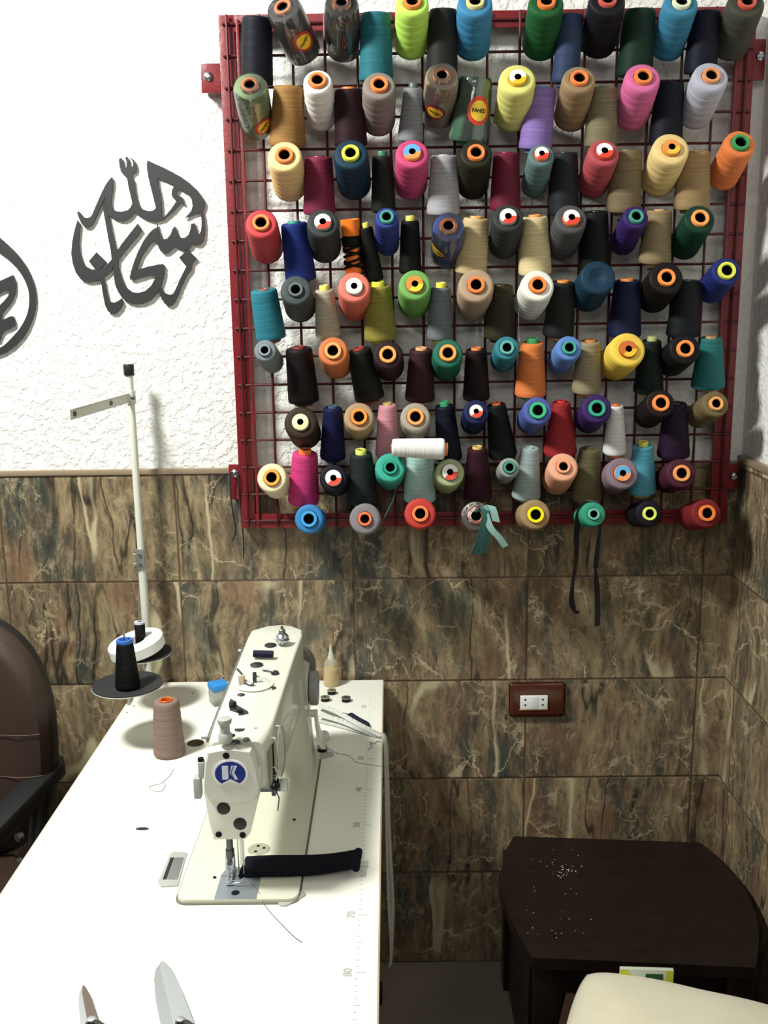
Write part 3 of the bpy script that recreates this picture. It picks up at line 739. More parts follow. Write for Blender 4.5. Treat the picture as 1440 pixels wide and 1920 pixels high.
for yy in (-.13, -1.08):
    lg = tbb(MB().box(.15, .21, yy-.02, yy+.02, .03, TZ-.038, .002), 'leg', BLACKM)
    tbb(MB().box(-.06, .452, yy-.025, yy+.025, .0, .03, .004), 'foot', BLACKM, lg)
tbb(MB().box(.165, .195, -1.06, -.15, .12, .15, .002), 'stretcher', BLACKM)
# ------------------------------------------------------------------ sewing machine
BZ = .7672
sm = thing('sewing_machine', 'cream industrial lockstitch sewing machine set into the white table', 'sewing machine', (.255, -.64, TZ))
so_ = Vector((.255, -.64, TZ))
def mc(mb, name, m, par=None, **k):
    bmesh.ops.translate(mb.b, verts=mb.b.verts, vec=-so_); return mb.build(name, m, par or sm, **k)
def plan(x0, x1, y0, y1, r, z, n=5):
    P = []
    for cx, cyy, a0 in ((x1-r, y1-r, 0), (x0+r, y1-r, PI/2), (x0+r, y0+r, PI), (x1-r, y0+r, 1.5*PI)):
        for k in range(n+1):
            a = a0+PI/2*k/n; P.append((cx+r*math.cos(a), cyy+r*math.sin(a), z))
    return P
bed = mc(MB().prism(plan(.1655, .3445, -.877, -.398, .016, TZ+.0005), (0, 0, BZ-TZ-.0005), bev=.0015), 'bed', mat('bed_enamel', '#cbcbb8', .35, spec=.45, coat=.2))
mc(MB().prism(plan(.1625, .3475, -.880, -.395, .018, TZ+.0002), (0, 0, .0012)), 'bed_gap_shade', mat('gap_shade_grey', '#6b675c', .7), bed)  # darker slab, its colour stands in for the shaded gap around the bed
pl1 = mc(MB().prism([(.222,-.8775,BZ),(.2835,-.8775,BZ),(.2835,-.812,BZ),(.275,-.800,BZ),(.262,-.795,BZ),(.236,-.795,BZ),(.226,-.803,BZ),(.222,-.815,BZ)], (0, 0, .0009)), 'slide_plate', PLATE, bed, smooth=False)
mc(MB().lathe([(0, .0003), (.0062, .0003), (.0062, 0), (0, 0)], 20, Matrix.Translation((.251, -.862, BZ+.0009))), 'plate_hole', HOLE, pl1)
mc(MB().box(.2225, .283, -.819, -.8182, BZ+.0009, BZ+.0011), 'plate_seam', HOLE, pl1)
mc(MB().lathe([(0, .0012), (.017, .001), (.018, 0), (0, 0)], 28, Matrix.Translation((.270, -.744, BZ))), 'oil_cap', mat('oil_cap', '#b9b9a6', .3, .4), bed)
m_ = MB()
for (x, y) in ((.278,-.742),(.266,-.752),(.268,-.736),(.213,-.822),(.318,-.655)): m_.cyl((x, y, BZ+.0008), (x, y, BZ+.0016), .0026, seg=10)
mc(m_, 'bed_screw', HOLE, bed)
# arm + pillar
secs = []
for (y, x0, x1, z0, z1, r) in ((-.849,.2225,.300,.93,1.002,.012),(-.842,.219,.3045,.925,1.007,.012),(-.80,.221,.311,.908,1.013,.006),(-.70,.222,.314,.900,1.017,.005),(-.56,.222,.318,.896,1.021,.005),(-.46,.223,.323,.890,1.026,.005),(-.432,.225,.321,.886,1.0275,.005),(-.412,.243,.307,.886,1.0285,.012),(-.398,.262,.292,.888,1.026,.014)):
    secs.append(rrect(x0, x1, z0, z1, y, r))
mb = MB().loft(secs)
mb.prism([Vector((x, -.846, z)) for x, z in [(.226,.855),(.265,.855),(.272,.864),(.288,.925),(.290,.985),(.220,.985),(.2165,.925),(.221,.88)]], (0, .052, 0))
ps = []
for (z, x0, x1, y0, y1, r) in ((BZ,.214,.338,-.508,-.399,.02),(.775,.216,.336,-.504,-.40,.02),(.80,.218,.334,-.498,-.40,.02),(.86,.218,.330,-.50,-.40,.02),(.90,.219,.327,-.515,-.40,.018),(.96,.224,.325,-.52,-.405,.015)):
    ps.append([Vector(p) for p in plan(x0, x1, y0, y1, r, z)])
mb.loft(ps)
arm = mc(mb, 'arm', CREAM)
mc(MB().box(.318, .330, -.462, -.405, .865, .955, .004), 'dial_housing', CREAM, arm)
# face plate: upper bulged cover and lower tapered plate
def plate(poly, y0, y1, inset=.004):
    a = [Vector((x, y0, z)) for x, z in poly]; c = sum((p for p in a), Vector())/len(a)
    b = [Vector((p.x, (y0+y1)/2-(y0-y1)*.3, p.z)) for p in a]
    d = [c+(p-c)*(1-inset/.05)+Vector((0, 0, 0)) for p in a]; d = [Vector((p.x, y1, p.z)) for p in d]
    return MB().loft([a, b, d])
low = plate([(.222,.851),(.269,.851),(.2765,.862),(.293,.925),(.296,.965),(.215,.965),(.2115,.925),(.2165,.88)], -.846, -.857)
fp = mc(low, 'face_plate', CREAM2)
def curve_poly(pts, k=4):
    P = smoothpts([(x, 0, z) for x, z in pts]+[(pts[0][0], 0, pts[0][1])], k)[:-1]
    return [(p.x, p.z) for p in P]
up = plate([(.2185,.919),(.235,.9145),(.255,.913),(.275,.9145),(.287,.919),(.2935,.928),(.2945,.940),(.2915,.965),(.2875,.985),(.2835,.9955),(.262,.999),(.240,.9985),(.222,.995),(.2165,.975),(.2135,.950),(.2125,.938),(.214,.926)], -.849, -.865, .003)
fc = mc(up, 'face_cover', CREAM2, fp)
YF = -.8652
# badge
bx, bz = at(432, 1450, 'y', YF).x, at(432, 1450, 'y', YF).z
def badge(sx, sz, notch, y):
    P = []
    for k in range(41):
        a = -PI/2+.62+(2*PI-1.24)*k/40
        P.append((bx+sx*math.cos(a), y, bz+sz*math.sin(a)))
    P.append((bx, y, bz-sz*.42+notch)); return P
bd = mc(MB().prism(badge(.0255, .0215, -.004, YF), (0, -.0012, 0)), 'badge', WHITEP, fc, smooth=False)
mc(MB().prism(badge(.0220, .0185, .0, YF-.0012), (0, -.0006, 0)), 'badge_field', mat('badge_blue', '#122a80', .25, coat=.5), bd, smooth=False)
yk = YF-.0019
m_ = MB().prism([(bx-.0115, yk, bz+.0125), (bx-.0025, yk, bz+.0125), (bx-.0025, yk, bz-.0065), (bx-.0050, yk, bz-.0085), (bx-.0115, yk, bz-.0085)], (0, -.0004, 0))
m_.prism([(bx+.0020, yk, bz+.0125), (bx+.0105, yk, bz+.0125), (bx+.0060, yk, bz+.0020), (bx+.0110, yk, bz-.0085), (bx+.0060, yk, bz-.0085), (bx-.0006, yk, bz+.0012), (bx-.0002, yk, bz+.0032)], (0, -.0004, 0))
mc(m_, 'badge_letter', pl('#cdd8e2', .3), bd, smooth=False)
m_ = MB().prism([(bx+.0048, yk-.0005, bz+.0125), (bx+.0060, yk-.0005, bz+.0125), (bx+.0018, yk-.0005, bz+.0018), (bx+.0060, yk-.0005, bz-.0085), (bx+.0048, yk-.0005, bz-.0085), (bx+.0004, yk-.0005, bz+.0018)], (0, -.0003, 0))
mc(m_, 'badge_line', pl('#122a80', .3), bd, smooth=False)
def plug(u, v, y, r, par, nm='rubber_plug', m=HOLE):
    p = at(u, v, 'y', y); return mc(MB().lathe([(0, .0008), (r*.85, .0008), (r, 0), (0, 0)], 20, frame(p, (0, -1, 0))), nm, m, par)
RUB = mat('dark_rubber', '#1f1f20', .6)
plug(424, 1417, YF, .0050, fc, 'screw', HOLE)
plug(419, 1516, -.8575, .0098, fp, 'rubber_plug', RUB); plug(450, 1545, -.8575, .0098, fp, 'rubber_plug', RUB)
plug(410, 1565, -.8575, .0048, fp, 'screw', HOLE); plug(455, 1566, -.8575, .0048, fp, 'screw', HOLE)
# needle bar, presser bar and foot
nb = mc(MB().cyl((.2385, -.822, .838), (.2385, -.822, .875), .0075, seg=16).cyl((.2385, -.822, .815), (.2385, -.822, .838), .0052, seg=16).cyl((.2385, -.822, .800), (.2385, -.822, .8155), .0066, seg=16), 'presser_bar', DSTEEL)
ft = MB().box(.231, .2455, -.827, -.817, .782, .805, .002).box(.2345, .243, -.845, -.800, .7698, .7735, .001).box(.236, .243, -.829, -.818, .7735, .783, .001)
ft.tube([(.243, -.838, .772), (.256, -.838, .7735), (.262, -.836, .776)], .0012).tube([(.243, -.845, .772), (.254, -.846, .7735), (.261, -.843, .776)], .0012)
mc(ft, 'presser_foot', STEEL, nb)
mc(MB().cyl((.2385, -.8274, .796), (.2385, -.8295, .796), .0042, seg=12), 'foot_screw', DSTEEL, nb)
nd = mc(MB().cyl((.258, -.822, .842), (.258, -.822, .870), .0055, seg=14).cyl((.258, -.822, .772), (.258, -.822, .842), .0011, seg=8).cyl((.2505, -.822, .772), (.2505, -.822, .868), .0011, seg=8), 'needle_bar', STEEL)
mc(MB().box(.2545, .2615, -.8285, -.8275, .792, .840, .0003).box(.2545, .2615, -.8285, -.8165, .838, .841, .0003), 'finger_guard', mat('clear_guard', '#d8dcd4', .1, alpha=.45), nd)
# thumb lifter on the left flank
lf = MB().box(.2035, .2125, -.852, -.838, .945, .972, .003).box(.196, .207, -.855, -.838, .915, .948, .003)
lf = mc(lf, 'presser_lifter', GREYP)
mc(MB().cyl((.2075, -.846, .9715), (.2075, -.846, .976), .0045, seg=12), 'screw', HOLE, lf)
# tension assembly on the right flank
tz, ty = .916, -.815
tn = MB()
for (x0, x1, r) in ((.288,.306,.010),(.306,.308,.016),(.309,.311,.016),(.311,.319,.006)): tn.cyl((x0, ty, tz), (x1, ty, tz), r, seg=24)
tn.tube([(.312+.006*k/60, ty+.0085*math.cos(k*.6), tz+.0085*math.sin(k*.6)) for k in range(60)], .0010, 5)
tn.tube([(.306, ty-.012, tz+.004), (.314, ty-.020, tz), (.318, ty-.022, tz-.010), (.315, ty-.022, tz-.030)], .0010, 5)
tn.cyl((.301, ty-.006, tz+.018), (.313, ty-.006, tz+.018), .0055, seg=14)
tn = mc(tn, 'thread_tension', DSTEEL)
mc(MB().lathe([(0, 0), (.0085, 0), (.0098, .002), (.0098, .008), (.0085, .010), (0, .010)], 24, frame((.3185, ty, tz), (1, 0, 0))), 'tension_knob', mat('pale_knob', '#c9cac0', .45), tn)
tk = MB().tube(smoothpts([(.309, -.80, 1.000), (.316, -.805, 1.006), (.322, -.80, 1.000), (.325, -.80, .975), (.324, -.802, .945), (.318, -.806, .925)], 6), .0016, 6)
tk.tube(smoothpts([(.309, -.83, .998), (.315, -.835, 1.000), (.318, -.835, .985), (.318, -.833, .955), (.313, -.83, .932)], 6), .0013, 6)
tk.tube(smoothpts([(.306, -.835, .955), (.314, -.838, .956), (.317, -.838, .951)], 5), .0012, 6)
tgp = [(y, z) for y, z in ((-.842,.990),(-.835,1.006),(-.815,1.010),(-.80,1.002),(-.795,.98),(-.797,.945),(-.808,.922),(-.822,.918),(-.836,.930),(-.842,.955))]
mc(MB().prism([(.319, y, z) for y, z in tgp], (.0012, 0, 0)), 'clear_cover', mat('clear_acrylic', '#d5d8cc', .12, alpha=.28), smooth=False)
tk = mc(tk, 'take_up_guard', mat('guard_wire', '#bdbfb2', .3, .5))
mc(MB().box(.3045, .3095, -.838, -.800, .93, .985, .003).box(.294, .3055, -.8445, -.838, .925, .985, .002), 'side_cover', mat('grey_enamel', '#8f9084', .4), arm)
mc(MB().box(.3095, .3105, -.826, -.818, .935, .985, .0003), 'take_up_slot', HOLE, arm)
# top of the arm
ZT = 1.0165
# height of the arm's top along y
def topz(y): return 1.007+.010*min(1, (y+.842)/.14) if y < -.70 else 1.017+.010*min(1, (y+.70)/.24)
def tp(u, v):
    p = at(u, v, 'z', 1.015)
    for _ in range(3): p = at(u, v, 'z', topz(p.y)+.0003)
    return p
for (u, v, r, nm, m) in ((450,1367,.0095,'rubber_plug',RUB),(465,1355,.0045,'screw',HOLE),(480,1365,.0045,'screw',HOLE),(462,1386,.0050,'screw',DSTEEL),(441,1391,.0070,'rubber_plug',RUB),(436,1379,.0040,'screw',HOLE),(429,1366,.0040,'screw',HOLE),(507,1209,.0105,'rubber_plug',RUB),(481,1246,.0110,'dark_dial',DSTEEL),(511,1290,.0060,'screw',DSTEEL),(452,1303,.0062,'screw',DSTEEL)):
    p = tp(u, v); mc(MB().lathe([(0, .0012), (r*.8, .0012), (r, .0002), (r, -.001), (0, -.001)], 22, Matrix.Translation(p)), nm, m, arm)
p = tp(423, 1390)
mc(MB().lathe([(0, .036), (.0060, .036), (.0095, .035), (.0105, .032), (.0095, .028), (.0070, .026), (.0070, .014), (.0098, .011), (.0105, .0), (0, 0)], 24, Matrix.Translation(p)), 'thread_post', GREYP, arm)
p = tp(445, 1335); mc(MB().lathe([(0, .0015), (.026, .0015), (.0285, .0), (0, 0)], 40, Matrix.Translation(p)), 'winder_cover', CREAM2, arm)
wz = p.z+.0015
cl = MB().prism([(p.x-.012, p.y+.018, wz), (p.x-.004, p.y+.016, wz), (p.x+.018, p.y-.010, wz), (p.x+.012, p.y-.014, wz), (p.x-.012, p.y+.002, wz)], (0, 0, .004))
cl.prism([(p.x-.013, p.y+.020, wz+.004), (p.x-.002, p.y+.008, wz+.004), (p.x-.013, p.y+.004, wz+.004)], (0, 0, .008))
mc(cl, 'thread_clip', DSTEEL, arm)
mc(MB().lathe([(0, .0025), (.004, .0025), (.0055, 0), (0, 0)], 16, Matrix.Translation((p.x+.006, p.y-.012, wz+.004))), 'screw', HOLE, arm)
p = tp(478, 1283); bw = mc(MB().lathe([(0, .0035), (.022, .0035), (.024, .002), (.030, .0015), (.031, 0), (0, 0)], 40, Matrix.Translation(p)), 'bobbin_winder', mat('winder_disc', '#c8cbbd', .35), arm)
mc(MB().cyl(p+Vector((0, 0, .003)), p+Vector((0, 0, .020)), .0032, seg=14).cyl(p+Vector((.001, 0, .014)), p+Vector((.0075, -.001, .0145)), .0016, seg=8), 'winder_spindle', DSTEEL, bw)
q0 = p+Vector((-.019, -.006, .003))
mc(MB().box(q0.x-.006, q0.x+.004, q0.y-.004, q0.y+.004, q0.z, q0.z+.016, .002), 'winder_latch', mat('latch_ivory', '#cbb59c', .4), bw)
mc(MB().tube([q0+Vector((0, 0, .016)), q0+Vector((-.006, .012, .017)), q0+Vector((-.011, .020, .018))], .0018, 6).tube([q0+Vector((.004, 0, .004)), q0+Vector((.014, -.010, .003)), q0+Vector((.020, -.009, .003))], .0030, 6), 'winder_lever', DSTEEL, bw)
p = tp(503, 1259); mc(MB().tube([p+Vector((-.010, .004, .002)), p+Vector((0, 0, .003)), p+Vector((.010, -.006, .002))], .0022, 6).lathe([(0, .003), (.006, .003), (.007, 0), (0, 0)], 16, Matrix.Translation(p+Vector((.012, -.008, 0)))), 'wire_clip', DSTEEL, arm)
p = tp(530, 1208); kn = mc(MB().cyl(p, p+Vector((0, 0, .008)), .004, seg=14).lathe([(0, 0), (.012, 0), (.0125, .002), (.009, .004), (.009, .006), (.0115, .007), (.0085, .012), (.0062, .013), (.0058, .020), (.003, .022), (.0022, .027), (0, .0275)], 26, Matrix.Translation(p+Vector((0, 0, .007)))), 'top_tension', STEEL, arm)
mc(MB().tube([p+Vector((-.004, -.002, .009)), p+Vector((-.013, 0, .010)), p+Vector((-.017, .004, .013))], .0014, 6), 'check_spring', STEEL, kn)
m_ = MB().tube([(.2215, -.50, 1.0155), (.2205, -.68, 1.008), (.2190, -.835, .998)], .0048, 12)
rail = mc(m_, 'side_rail', mat('chrome_rail', '#9a9c98', .25, .8), arm)
mc(MB().cyl((.228, -.505, 1.0155), (.212, -.505, 1.0155), .0025, seg=8).cyl((.224, -.826, .998), (.206, -.826, .998), .0025, seg=8), 'rail_pin', STEEL, rail)
# right flank: stitch dial and reverse lever
sd = mc(MB().lathe([(0, 0), (.024, 0), (.031, .002), (.0325, .006), (.0325, .0145), (.030, .017), (.022, .0175), (0, .0175)], 40, frame((.330, -.433, .913), (1, 0, 0))), 'stitch_dial', mat('dial_grey', '#8c8d8a', .4))
mc(MB().lathe([(0, .001), (.012, .001), (.013, 0), (0, 0)], 24, frame((.3475, -.433, .913), (1, 0, 0))), 'dial_badge', mat('badge_blue', '#122a80'), sd)
mc(MB().cyl((.332, -.447, .868), (.345, -.447, .868), .007, seg=16).loft([[Vector((x, y0, z)), Vector((x, y1, z)), Vector((x+.006, y1, z)), Vector((x+.006, y0, z))] for x, y0, y1, z in ((.339,-.455,-.438,.872),(.340,-.456,-.436,.85),(.343,-.460,-.432,.83),(.349,-.468,-.424,.812),(.354,-.470,-.422,.806))]), 'reverse_lever', CREAM2)
# handwheel at the far end
mc(MB().lathe([(0, 0), (.030, 0), (.034, .004), (.050, .006), (.054, .010), (.054, .024), (.050, .028), (.040, .028), (.032, .034), (0, .036)], 48, frame((.285, -.399, .935), (0, 1, 0))), 'handwheel', mat('wheel_grey', '#6f6e68', .35))

# fittings let into the table beside the bed
fx_ = thing('table_hinge', 'grey plastic machine hinge with a dark slot, left of the bed', 'hinge', tuple(at(322, 1632, 'z', TZ)))
fo = fx_.location.copy()
def quad(pts, z=TZ): return [at(u, v, 'z', z)-fo for u, v in pts]
MB().prism(quad([(302,1664),(296,1655),(318,1604),(326,1598),(351,1600),(334,1662),(325,1663)]), (0, 0, .0018), bev=.0006).build('hinge_body', GREYP, fx_)
MB().prism([p+Vector((0, 0, .0019)) for p in quad([(305,1651),(320,1610),(327,1610),(312,1651)])], (0, 0, .0004)).build('hinge_slot', RUB, fx_, smooth=False)
MB().prism([p+Vector((0, 0, .0019)) for p in quad([(313,1651),(328,1610),(345,1610),(333,1651)])], (0, 0, .0003)).build('hinge_leaf', STEEL, fx_, smooth=False)
def pad(u0, v0, u1, v1, w, label):
    a, b = at(u0, v0, 'z', TZ), at(u1, v1, 'z', TZ); d = (b-a).normalized(); n = Vector((-d.y, d.x, 0))
    P = []
    for c, s in ((b, 1), (a, -1)):
        for k in range(9):
            an = -PI/2+PI*k/8
            P.append(c+(d*math.cos(an)*s+n*math.sin(an)*s)*w)
    tag(MB().prism(P, (0, 0, .0022), bev=.0007).build('corner_cushion', GREYP), label, 'cushion pad', 'grey corner pads of the machine bed')
pad(533, 1694, 562, 1678, .0085, 'grey rubber corner pad at the near right corner of the machine bed')
pad(590, 1423, 617, 1416, .0100, 'grey rubber corner pad right of the machine pillar, by the bobbins')

# ------------------------------------------------------------------ things on the table
nav = mat('navy_fabric', '#0e1019', .85, spec=.15)
def strip():
    mb = MB(); secs = []; n = 26
    A0, A1 = at(455, 1628, 'z', TZ+.009), at(670, 1619, 'z', TZ+.010)
    for i in range(n+1):
        t = i/n; p = A0.lerp(A1, t)
        lift = .002+.006*t**3+.001*math.sin(t*7)
        p = Vector((p.x, p.y-.003*math.sin(t*PI), TZ+.0095+lift))
        w = .0245+.0015*math.sin(t*5); th = .0040
        prof = [(-w, 0), (-w*.9, th), (-w*.2, th*1.25), (w*.5, th*1.15), (w*.95, th*.9), (w, 0), (w*.9, -th), (-w*.9, -th)]
        secs.append([p+Vector((.1*a, a, b)) for a, b in prof])
    return mb.loft(secs)
fs_ = strip(); e = at(668, 1619, 'z', TZ+.010)
fs_.cyl((e.x, e.y-.0225, TZ+.0155), (e.x+.003, e.y+.0225, TZ+.0175), .0062, seg=12)
tag(fs_.build('fabric_strip', nav), 'folded navy fabric strip held under the presser foot', 'fabric strip')
# pinkish cone, oil bottle, box
def stand(name, label, cat, p, group=None): return thing(name, label, cat, tuple(p), group)
t = stand('thread_cone', 'dusty mauve thread cone standing on the white sewing table', 'thread cone', at(318, 1413, 'z', TZ))
MB().lathe(cone_profile(.0305, .0245, .112, .0115, .0007, 7), 44).build('thread_winding', thread_mat('#93786c'), t, ang=50)
MB().lathe([(.0118, .108), (.0122, .1130), (.0112, .1138), (.0100, .1130), (.0085, .085), (0, .085)], 24).build('core', pl('#d2601c'), t)
p = at(622, 1284, 'z', TZ)
t = stand('oil_bottle', 'translucent squeeze bottle of yellow oil behind the machine', 'bottle', p)
MB().lathe([(0, 0), (.0165, 0), (.0185, .002), (.0190, .010), (.0185, .030), (.0165, .048), (.0140, .058), (.0105, .063), (.007, .066), (0, .066)], 32).build('bottle_body', mat('frosted_plastic', '#d9d9c4', .35, alpha=.30), t)
MB().lathe([(0, .0015), (.0172, .0015), (.0178, .010), (.0174, .030), (.0168, .040), (0, .040)], 28).build('oil', mat('yellow_oil', '#b8923a', .3), t)
MB().lathe([(.0075, .064), (.0080, .068), (.0062, .072), (.0035, .086), (.0018, .098), (0, .0985)], 24).build('nozzle', mat('nozzle_plastic', '#d3dccb', .35, trans=.3), t)
p = at(411, 1318, 'z', TZ)
t = stand('pin_box', 'small clear box with a blue lid beside the machine', 'box', p); t.rotation_euler = (0, 0, .5)
MB().box(-.018, .018, -.018, .018, 0, .034, .003).build('clear_tub', mat('smoky_clear', '#b9bdb4', .15, trans=.5, ior=1.2), t)
MB().box(-.0195, .0195, -.0195, .0195, .034, .048, .004).build('lid', pl('#2c86cc', .35), t)
# bobbins
def bobbin(u, v, tilt, label):
    p = at(u, v, 'z', TZ)
    t = stand('bobbin', label, 'bobbin', p+Vector((0, 0, .0002 if not tilt else .004)), 'loose bobbins on the table')
    t.rotation_euler = tilt or (0, 0, 0)
    MB().lathe([(.0032, 0), (.0100, 0), (.0104, .0005), (.0104, .0012), (.0034, .0014), (.0034, .0080), (.0104, .0082), (.0104, .0090), (.0100, .0095), (.0032, .0095)], 28, closed=True).build('spool', STEEL, t)
    MB().lathe([(.0036, .0016), (.0090, .0016), (.0092, .005), (.0090, .0079), (.0036, .0079)], 28).build('thread_winding', thread_mat('#26241f'), t)
bobbin(622, 1301, None, 'metal bobbin right in front of the oil bottle')
bobbin(610, 1314, None, 'metal bobbin nearest the stitch dial, left of the bottle bobbin')
bobbin(649, 1315, None, 'metal bobbin standing alone at the far right of the table')
bobbin(607, 1384, (.9, .3, 0), 'metal bobbin tilted against the machine below the reverse lever')
bobbin(604, 1408, None, 'metal bobbin lying by the grey corner pad')
p = tp(494, 1233)
t = thing('thread_reel', 'small navy thread reel lying on top of the sewing machine', 'thread reel', tuple(p+Vector((0, 0, .0065))))
MB().lathe([(0, -.017), (.0062, -.017), (.0064, 0), (.0062, .017), (0, .017)], 24, frame((0, 0, 0), (1, -.12, 0))).build('thread_winding', thread_mat('#1c1a44'), t)
# measuring tape
g = MB(); mt = cloth_mat('tape_vinyl', '#c9cac2', '#b4b6ae')
tp_ = thing('measuring_tape', 'looped grey white measuring tape lying on the table and hanging off its edge', 'measuring tape', tuple(at(660, 1350, 'z', TZ)))
o_ = tp_.location.copy()
def relp(P): return [Vector(q)-o_ for q in P]
up1 = smoothpts([at(597, 1322, 'z', TZ+.012), at(630, 1334, 'z', TZ+.018), at(672, 1358, 'z', TZ+.012), at(708, 1376, 'z', TZ+.007), Vector((.4672, -.325, TZ+.0045)), Vector((.4725, -.338, TZ-.018)), Vector((.4735, -.345, .70)), Vector((.476, -.345, .55)), Vector((.481, -.34, .40)), Vector((.478, -.345, .30)), Vector((.474, -.35, .255))], 5)
wd = [Vector((.0018, .0062, .0020)) if i < 18 else Vector((.0030, .0065, 0)) for i in range(len(up1))]
MB().ribbon(relp(up1), wd, .0004).build('tape_band', mt, tp_)
up2 = smoothpts([at(599, 1340, 'z', TZ+.010), at(640, 1352, 'z', TZ+.009), at(680, 1369, 'z', TZ+.007), at(708, 1378, 'z', TZ+.004), Vector((.4668, -.329, TZ+.0030)), Vector((.4705, -.342, TZ-.018)), Vector((.4710, -.352, .68)), Vector((.4715, -.352, .55)), Vector((.473, -.352, .42)), Vector((.477, -.352, .30)), Vector((.474, -.35, .255))], 5)
MB().ribbon(relp(up2), wd, .0004).build('tape_band', mt, tp_)
up3 = smoothpts([at(600, 1352, 'z', TZ+.002), at(640, 1362, 'z', TZ+.002), at(680, 1373, 'z', TZ+.002), at(706, 1380, 'z', TZ+.002)], 5)
MB().ribbon(relp(up3), Vector((.0016, .0062, 0)), .0004).build('tape_band', mt, tp_)
m_ = MB()
for j in range(3, 46):
    for P_, s in ((up1, .0009), (up2, .0009)):
        k = j/46*(len(P_)-2); i = int(k); c = P_[i].lerp(P_[i+1], k-i); w = wd[i]; tt = (P_[i+1]-P_[i]).normalized(); nn = tt.cross(w.normalized())*.0007
        for sg in (1, -1):
            m_.box(-.0006, .0006, -.0015, .0015, -.0001, .0001, mx=Matrix.Translation(c+w*.55-o_+nn*sg)@Matrix((tt, w.normalized(), tt.cross(w.normalized()))).transposed().to_4x4())
m_.build('tape_marks', RUB, tp_, smooth=False)
# thread snips
p0, p1 = at(655, 1343, 'z', TZ+.003), at(694, 1362, 'z', TZ+.003)
d = p1-p0
t = thing('seam_ripper', 'navy plastic seam ripper beside the measuring tape on the table', 'seam ripper', tuple(p0))
MB().prism([Vector((0,.004,0)),Vector((.006,.006,0)),d*.45+Vector((0,.007,0)),d*.9+Vector((0,.006,0)),d,d*.9+Vector((0,-.006,0)),d*.45+Vector((0,-.005,0)),Vector((-.004,-.002,0))], (0, 0, .006), bev=.001).build('handle', pl('#161733'), t)
MB().lathe([(0,.001),(.0018,.001),(.002,0),(0,0)], 12, Matrix.Translation(d*.6+Vector((0,0,.006)))).build('rivet', STEEL, t)
MB().tube([Vector((0,.001,.003)), -d*.25+Vector((0,.001,.001)), -d*.5+Vector((0,0,.0))], [.0016,.0012,.0006], 8).build('blade', STEEL, t)
# button like dark clip on the table
p = at(267, 1555, 'z', TZ)
tag(MB().box(p.x-.006, p.x+.006, p.y-.003, p.y+.003, TZ, TZ+.0025, .0008).cyl((p.x-.006, p.y, TZ+.0012), (p.x-.010, p.y, TZ+.0012), .0018, seg=8).cyl((p.x+.006, p.y, TZ+.0012), (p.x+.010, p.y, TZ+.0012), .0018, seg=8).build('snap_fastener', BLACKP), 'tiny black snap fastener lying alone on the white tabletop', 'snap fastener')
# loose threads
def loose(pts, label, col, r=.0006, z=TZ+.0008):
    tag(MB().tube(smoothpts([at(u, v, 'z', z+dz) for u, v, dz in pts], 6), r, 5).build('loose_thread', thread_mat(col)), label, 'thread', 'loose threads on the table')
loose([(326,1441,0),(318,1455,0),(306,1466,0),(310,1472,0),(304,1482,0),(290,1484,0),(280,1478,0),(284,1473,0),(298,1470,0),(306,1467,0)], 'pale looped thread lying in front of the mauve cone', '#b4b0a8')
loose([(447,1641,.008),(465,1650,.007),(485,1672,.007),(492,1690,.003),(508,1712,0),(530,1735,0),(550,1755,0),(566,1767,0)], 'grey thread trailing from the presser foot towards the table front', '#77767a')
loose([(612,1401,0),(632,1412,0),(655,1417,0),(668,1429,0),(690,1433,0),(716,1437,0)], 'grey thread running from a bobbin to the table edge', '#a2a49e')
loose([(690,1406,0),(697,1400,0),(695,1392,0),(702,1394,0),(707,1390,0),(714,1391,0)], 'short curled thread near the table edge under the measuring tape', '#77777a')
# scissors, blades towards the wall
def shears(tip, mid, wtip, length, label, dark):
    d = (mid-tip); d.z = 0; d.normalize(); n = Vector((d.y, -d.x, 0))
    t = thing('scissors', label, 'scissors', tuple(Vector((tip.x, tip.y, TZ))))
    def out(prof, z, th):
        L_ = [d*a+n*b+Vector((0, 0, z)) for a, b in prof]; return MB().prism(L_, (0, 0, th), bev=.0006)
    w = wtip; l = length
    out([(0, 0), (.012, w*.40), (.03, w*.62), (.07, w*.85), (l, w), (l, w*.1), (.07, -w*.05), (.02, -w*.02)], .0005, .0022).build('blade', STEEL, t, smooth=False)
    out([(-.0, .0), (.015, w*.16), (.07, w*.28), (l, w*.42), (l, -w*.62), (.07, -w*.55), (.025, -w*.42), (.006, -w*.2)], .0028, .0022).build('blade', dark, t, smooth=False)
    MB().lathe([(0, .004), (.005, .0035), (.007, 0), (0, 0)], 18, Matrix.Translation(d*(l-.012)+Vector((0, 0, .005)))).build('pivot_screw', STEEL, t)
    for sg, nm in ((1, 'handle'), (-1, 'handle')):
        c = d*(l+.055)+n*(.026*sg)+Vector((0, 0, .0065)); P = []
        for k in range(25):
            a = 2*PI*k/24; P.append(c+d*(.032*math.cos(a))+n*(.019*math.sin(a)))
        MB().tube(P, .0050, 8).tube([d*(l-.004)+n*(.004*sg)+Vector((0, 0, .0055)), d*(l+.024)+n*(.018*sg)+Vector((0, 0, .0065))], .0055, 8).build(nm, BLACKM, t)
shears(at(302, 1807, 'z', TZ), at(338, 1918, 'z', TZ), .024, .135, 'large steel tailoring shears at the front of the table, right of the small pair', mat('brushed_blade', '#b9bcc0', .42, .9))
shears(at(155, 1852, 'z', TZ), at(172, 1922, 'z', TZ), .015, .085, 'smaller pointed scissors at the front left of the table', mat('worn_blade', '#77675f', .35, .8))

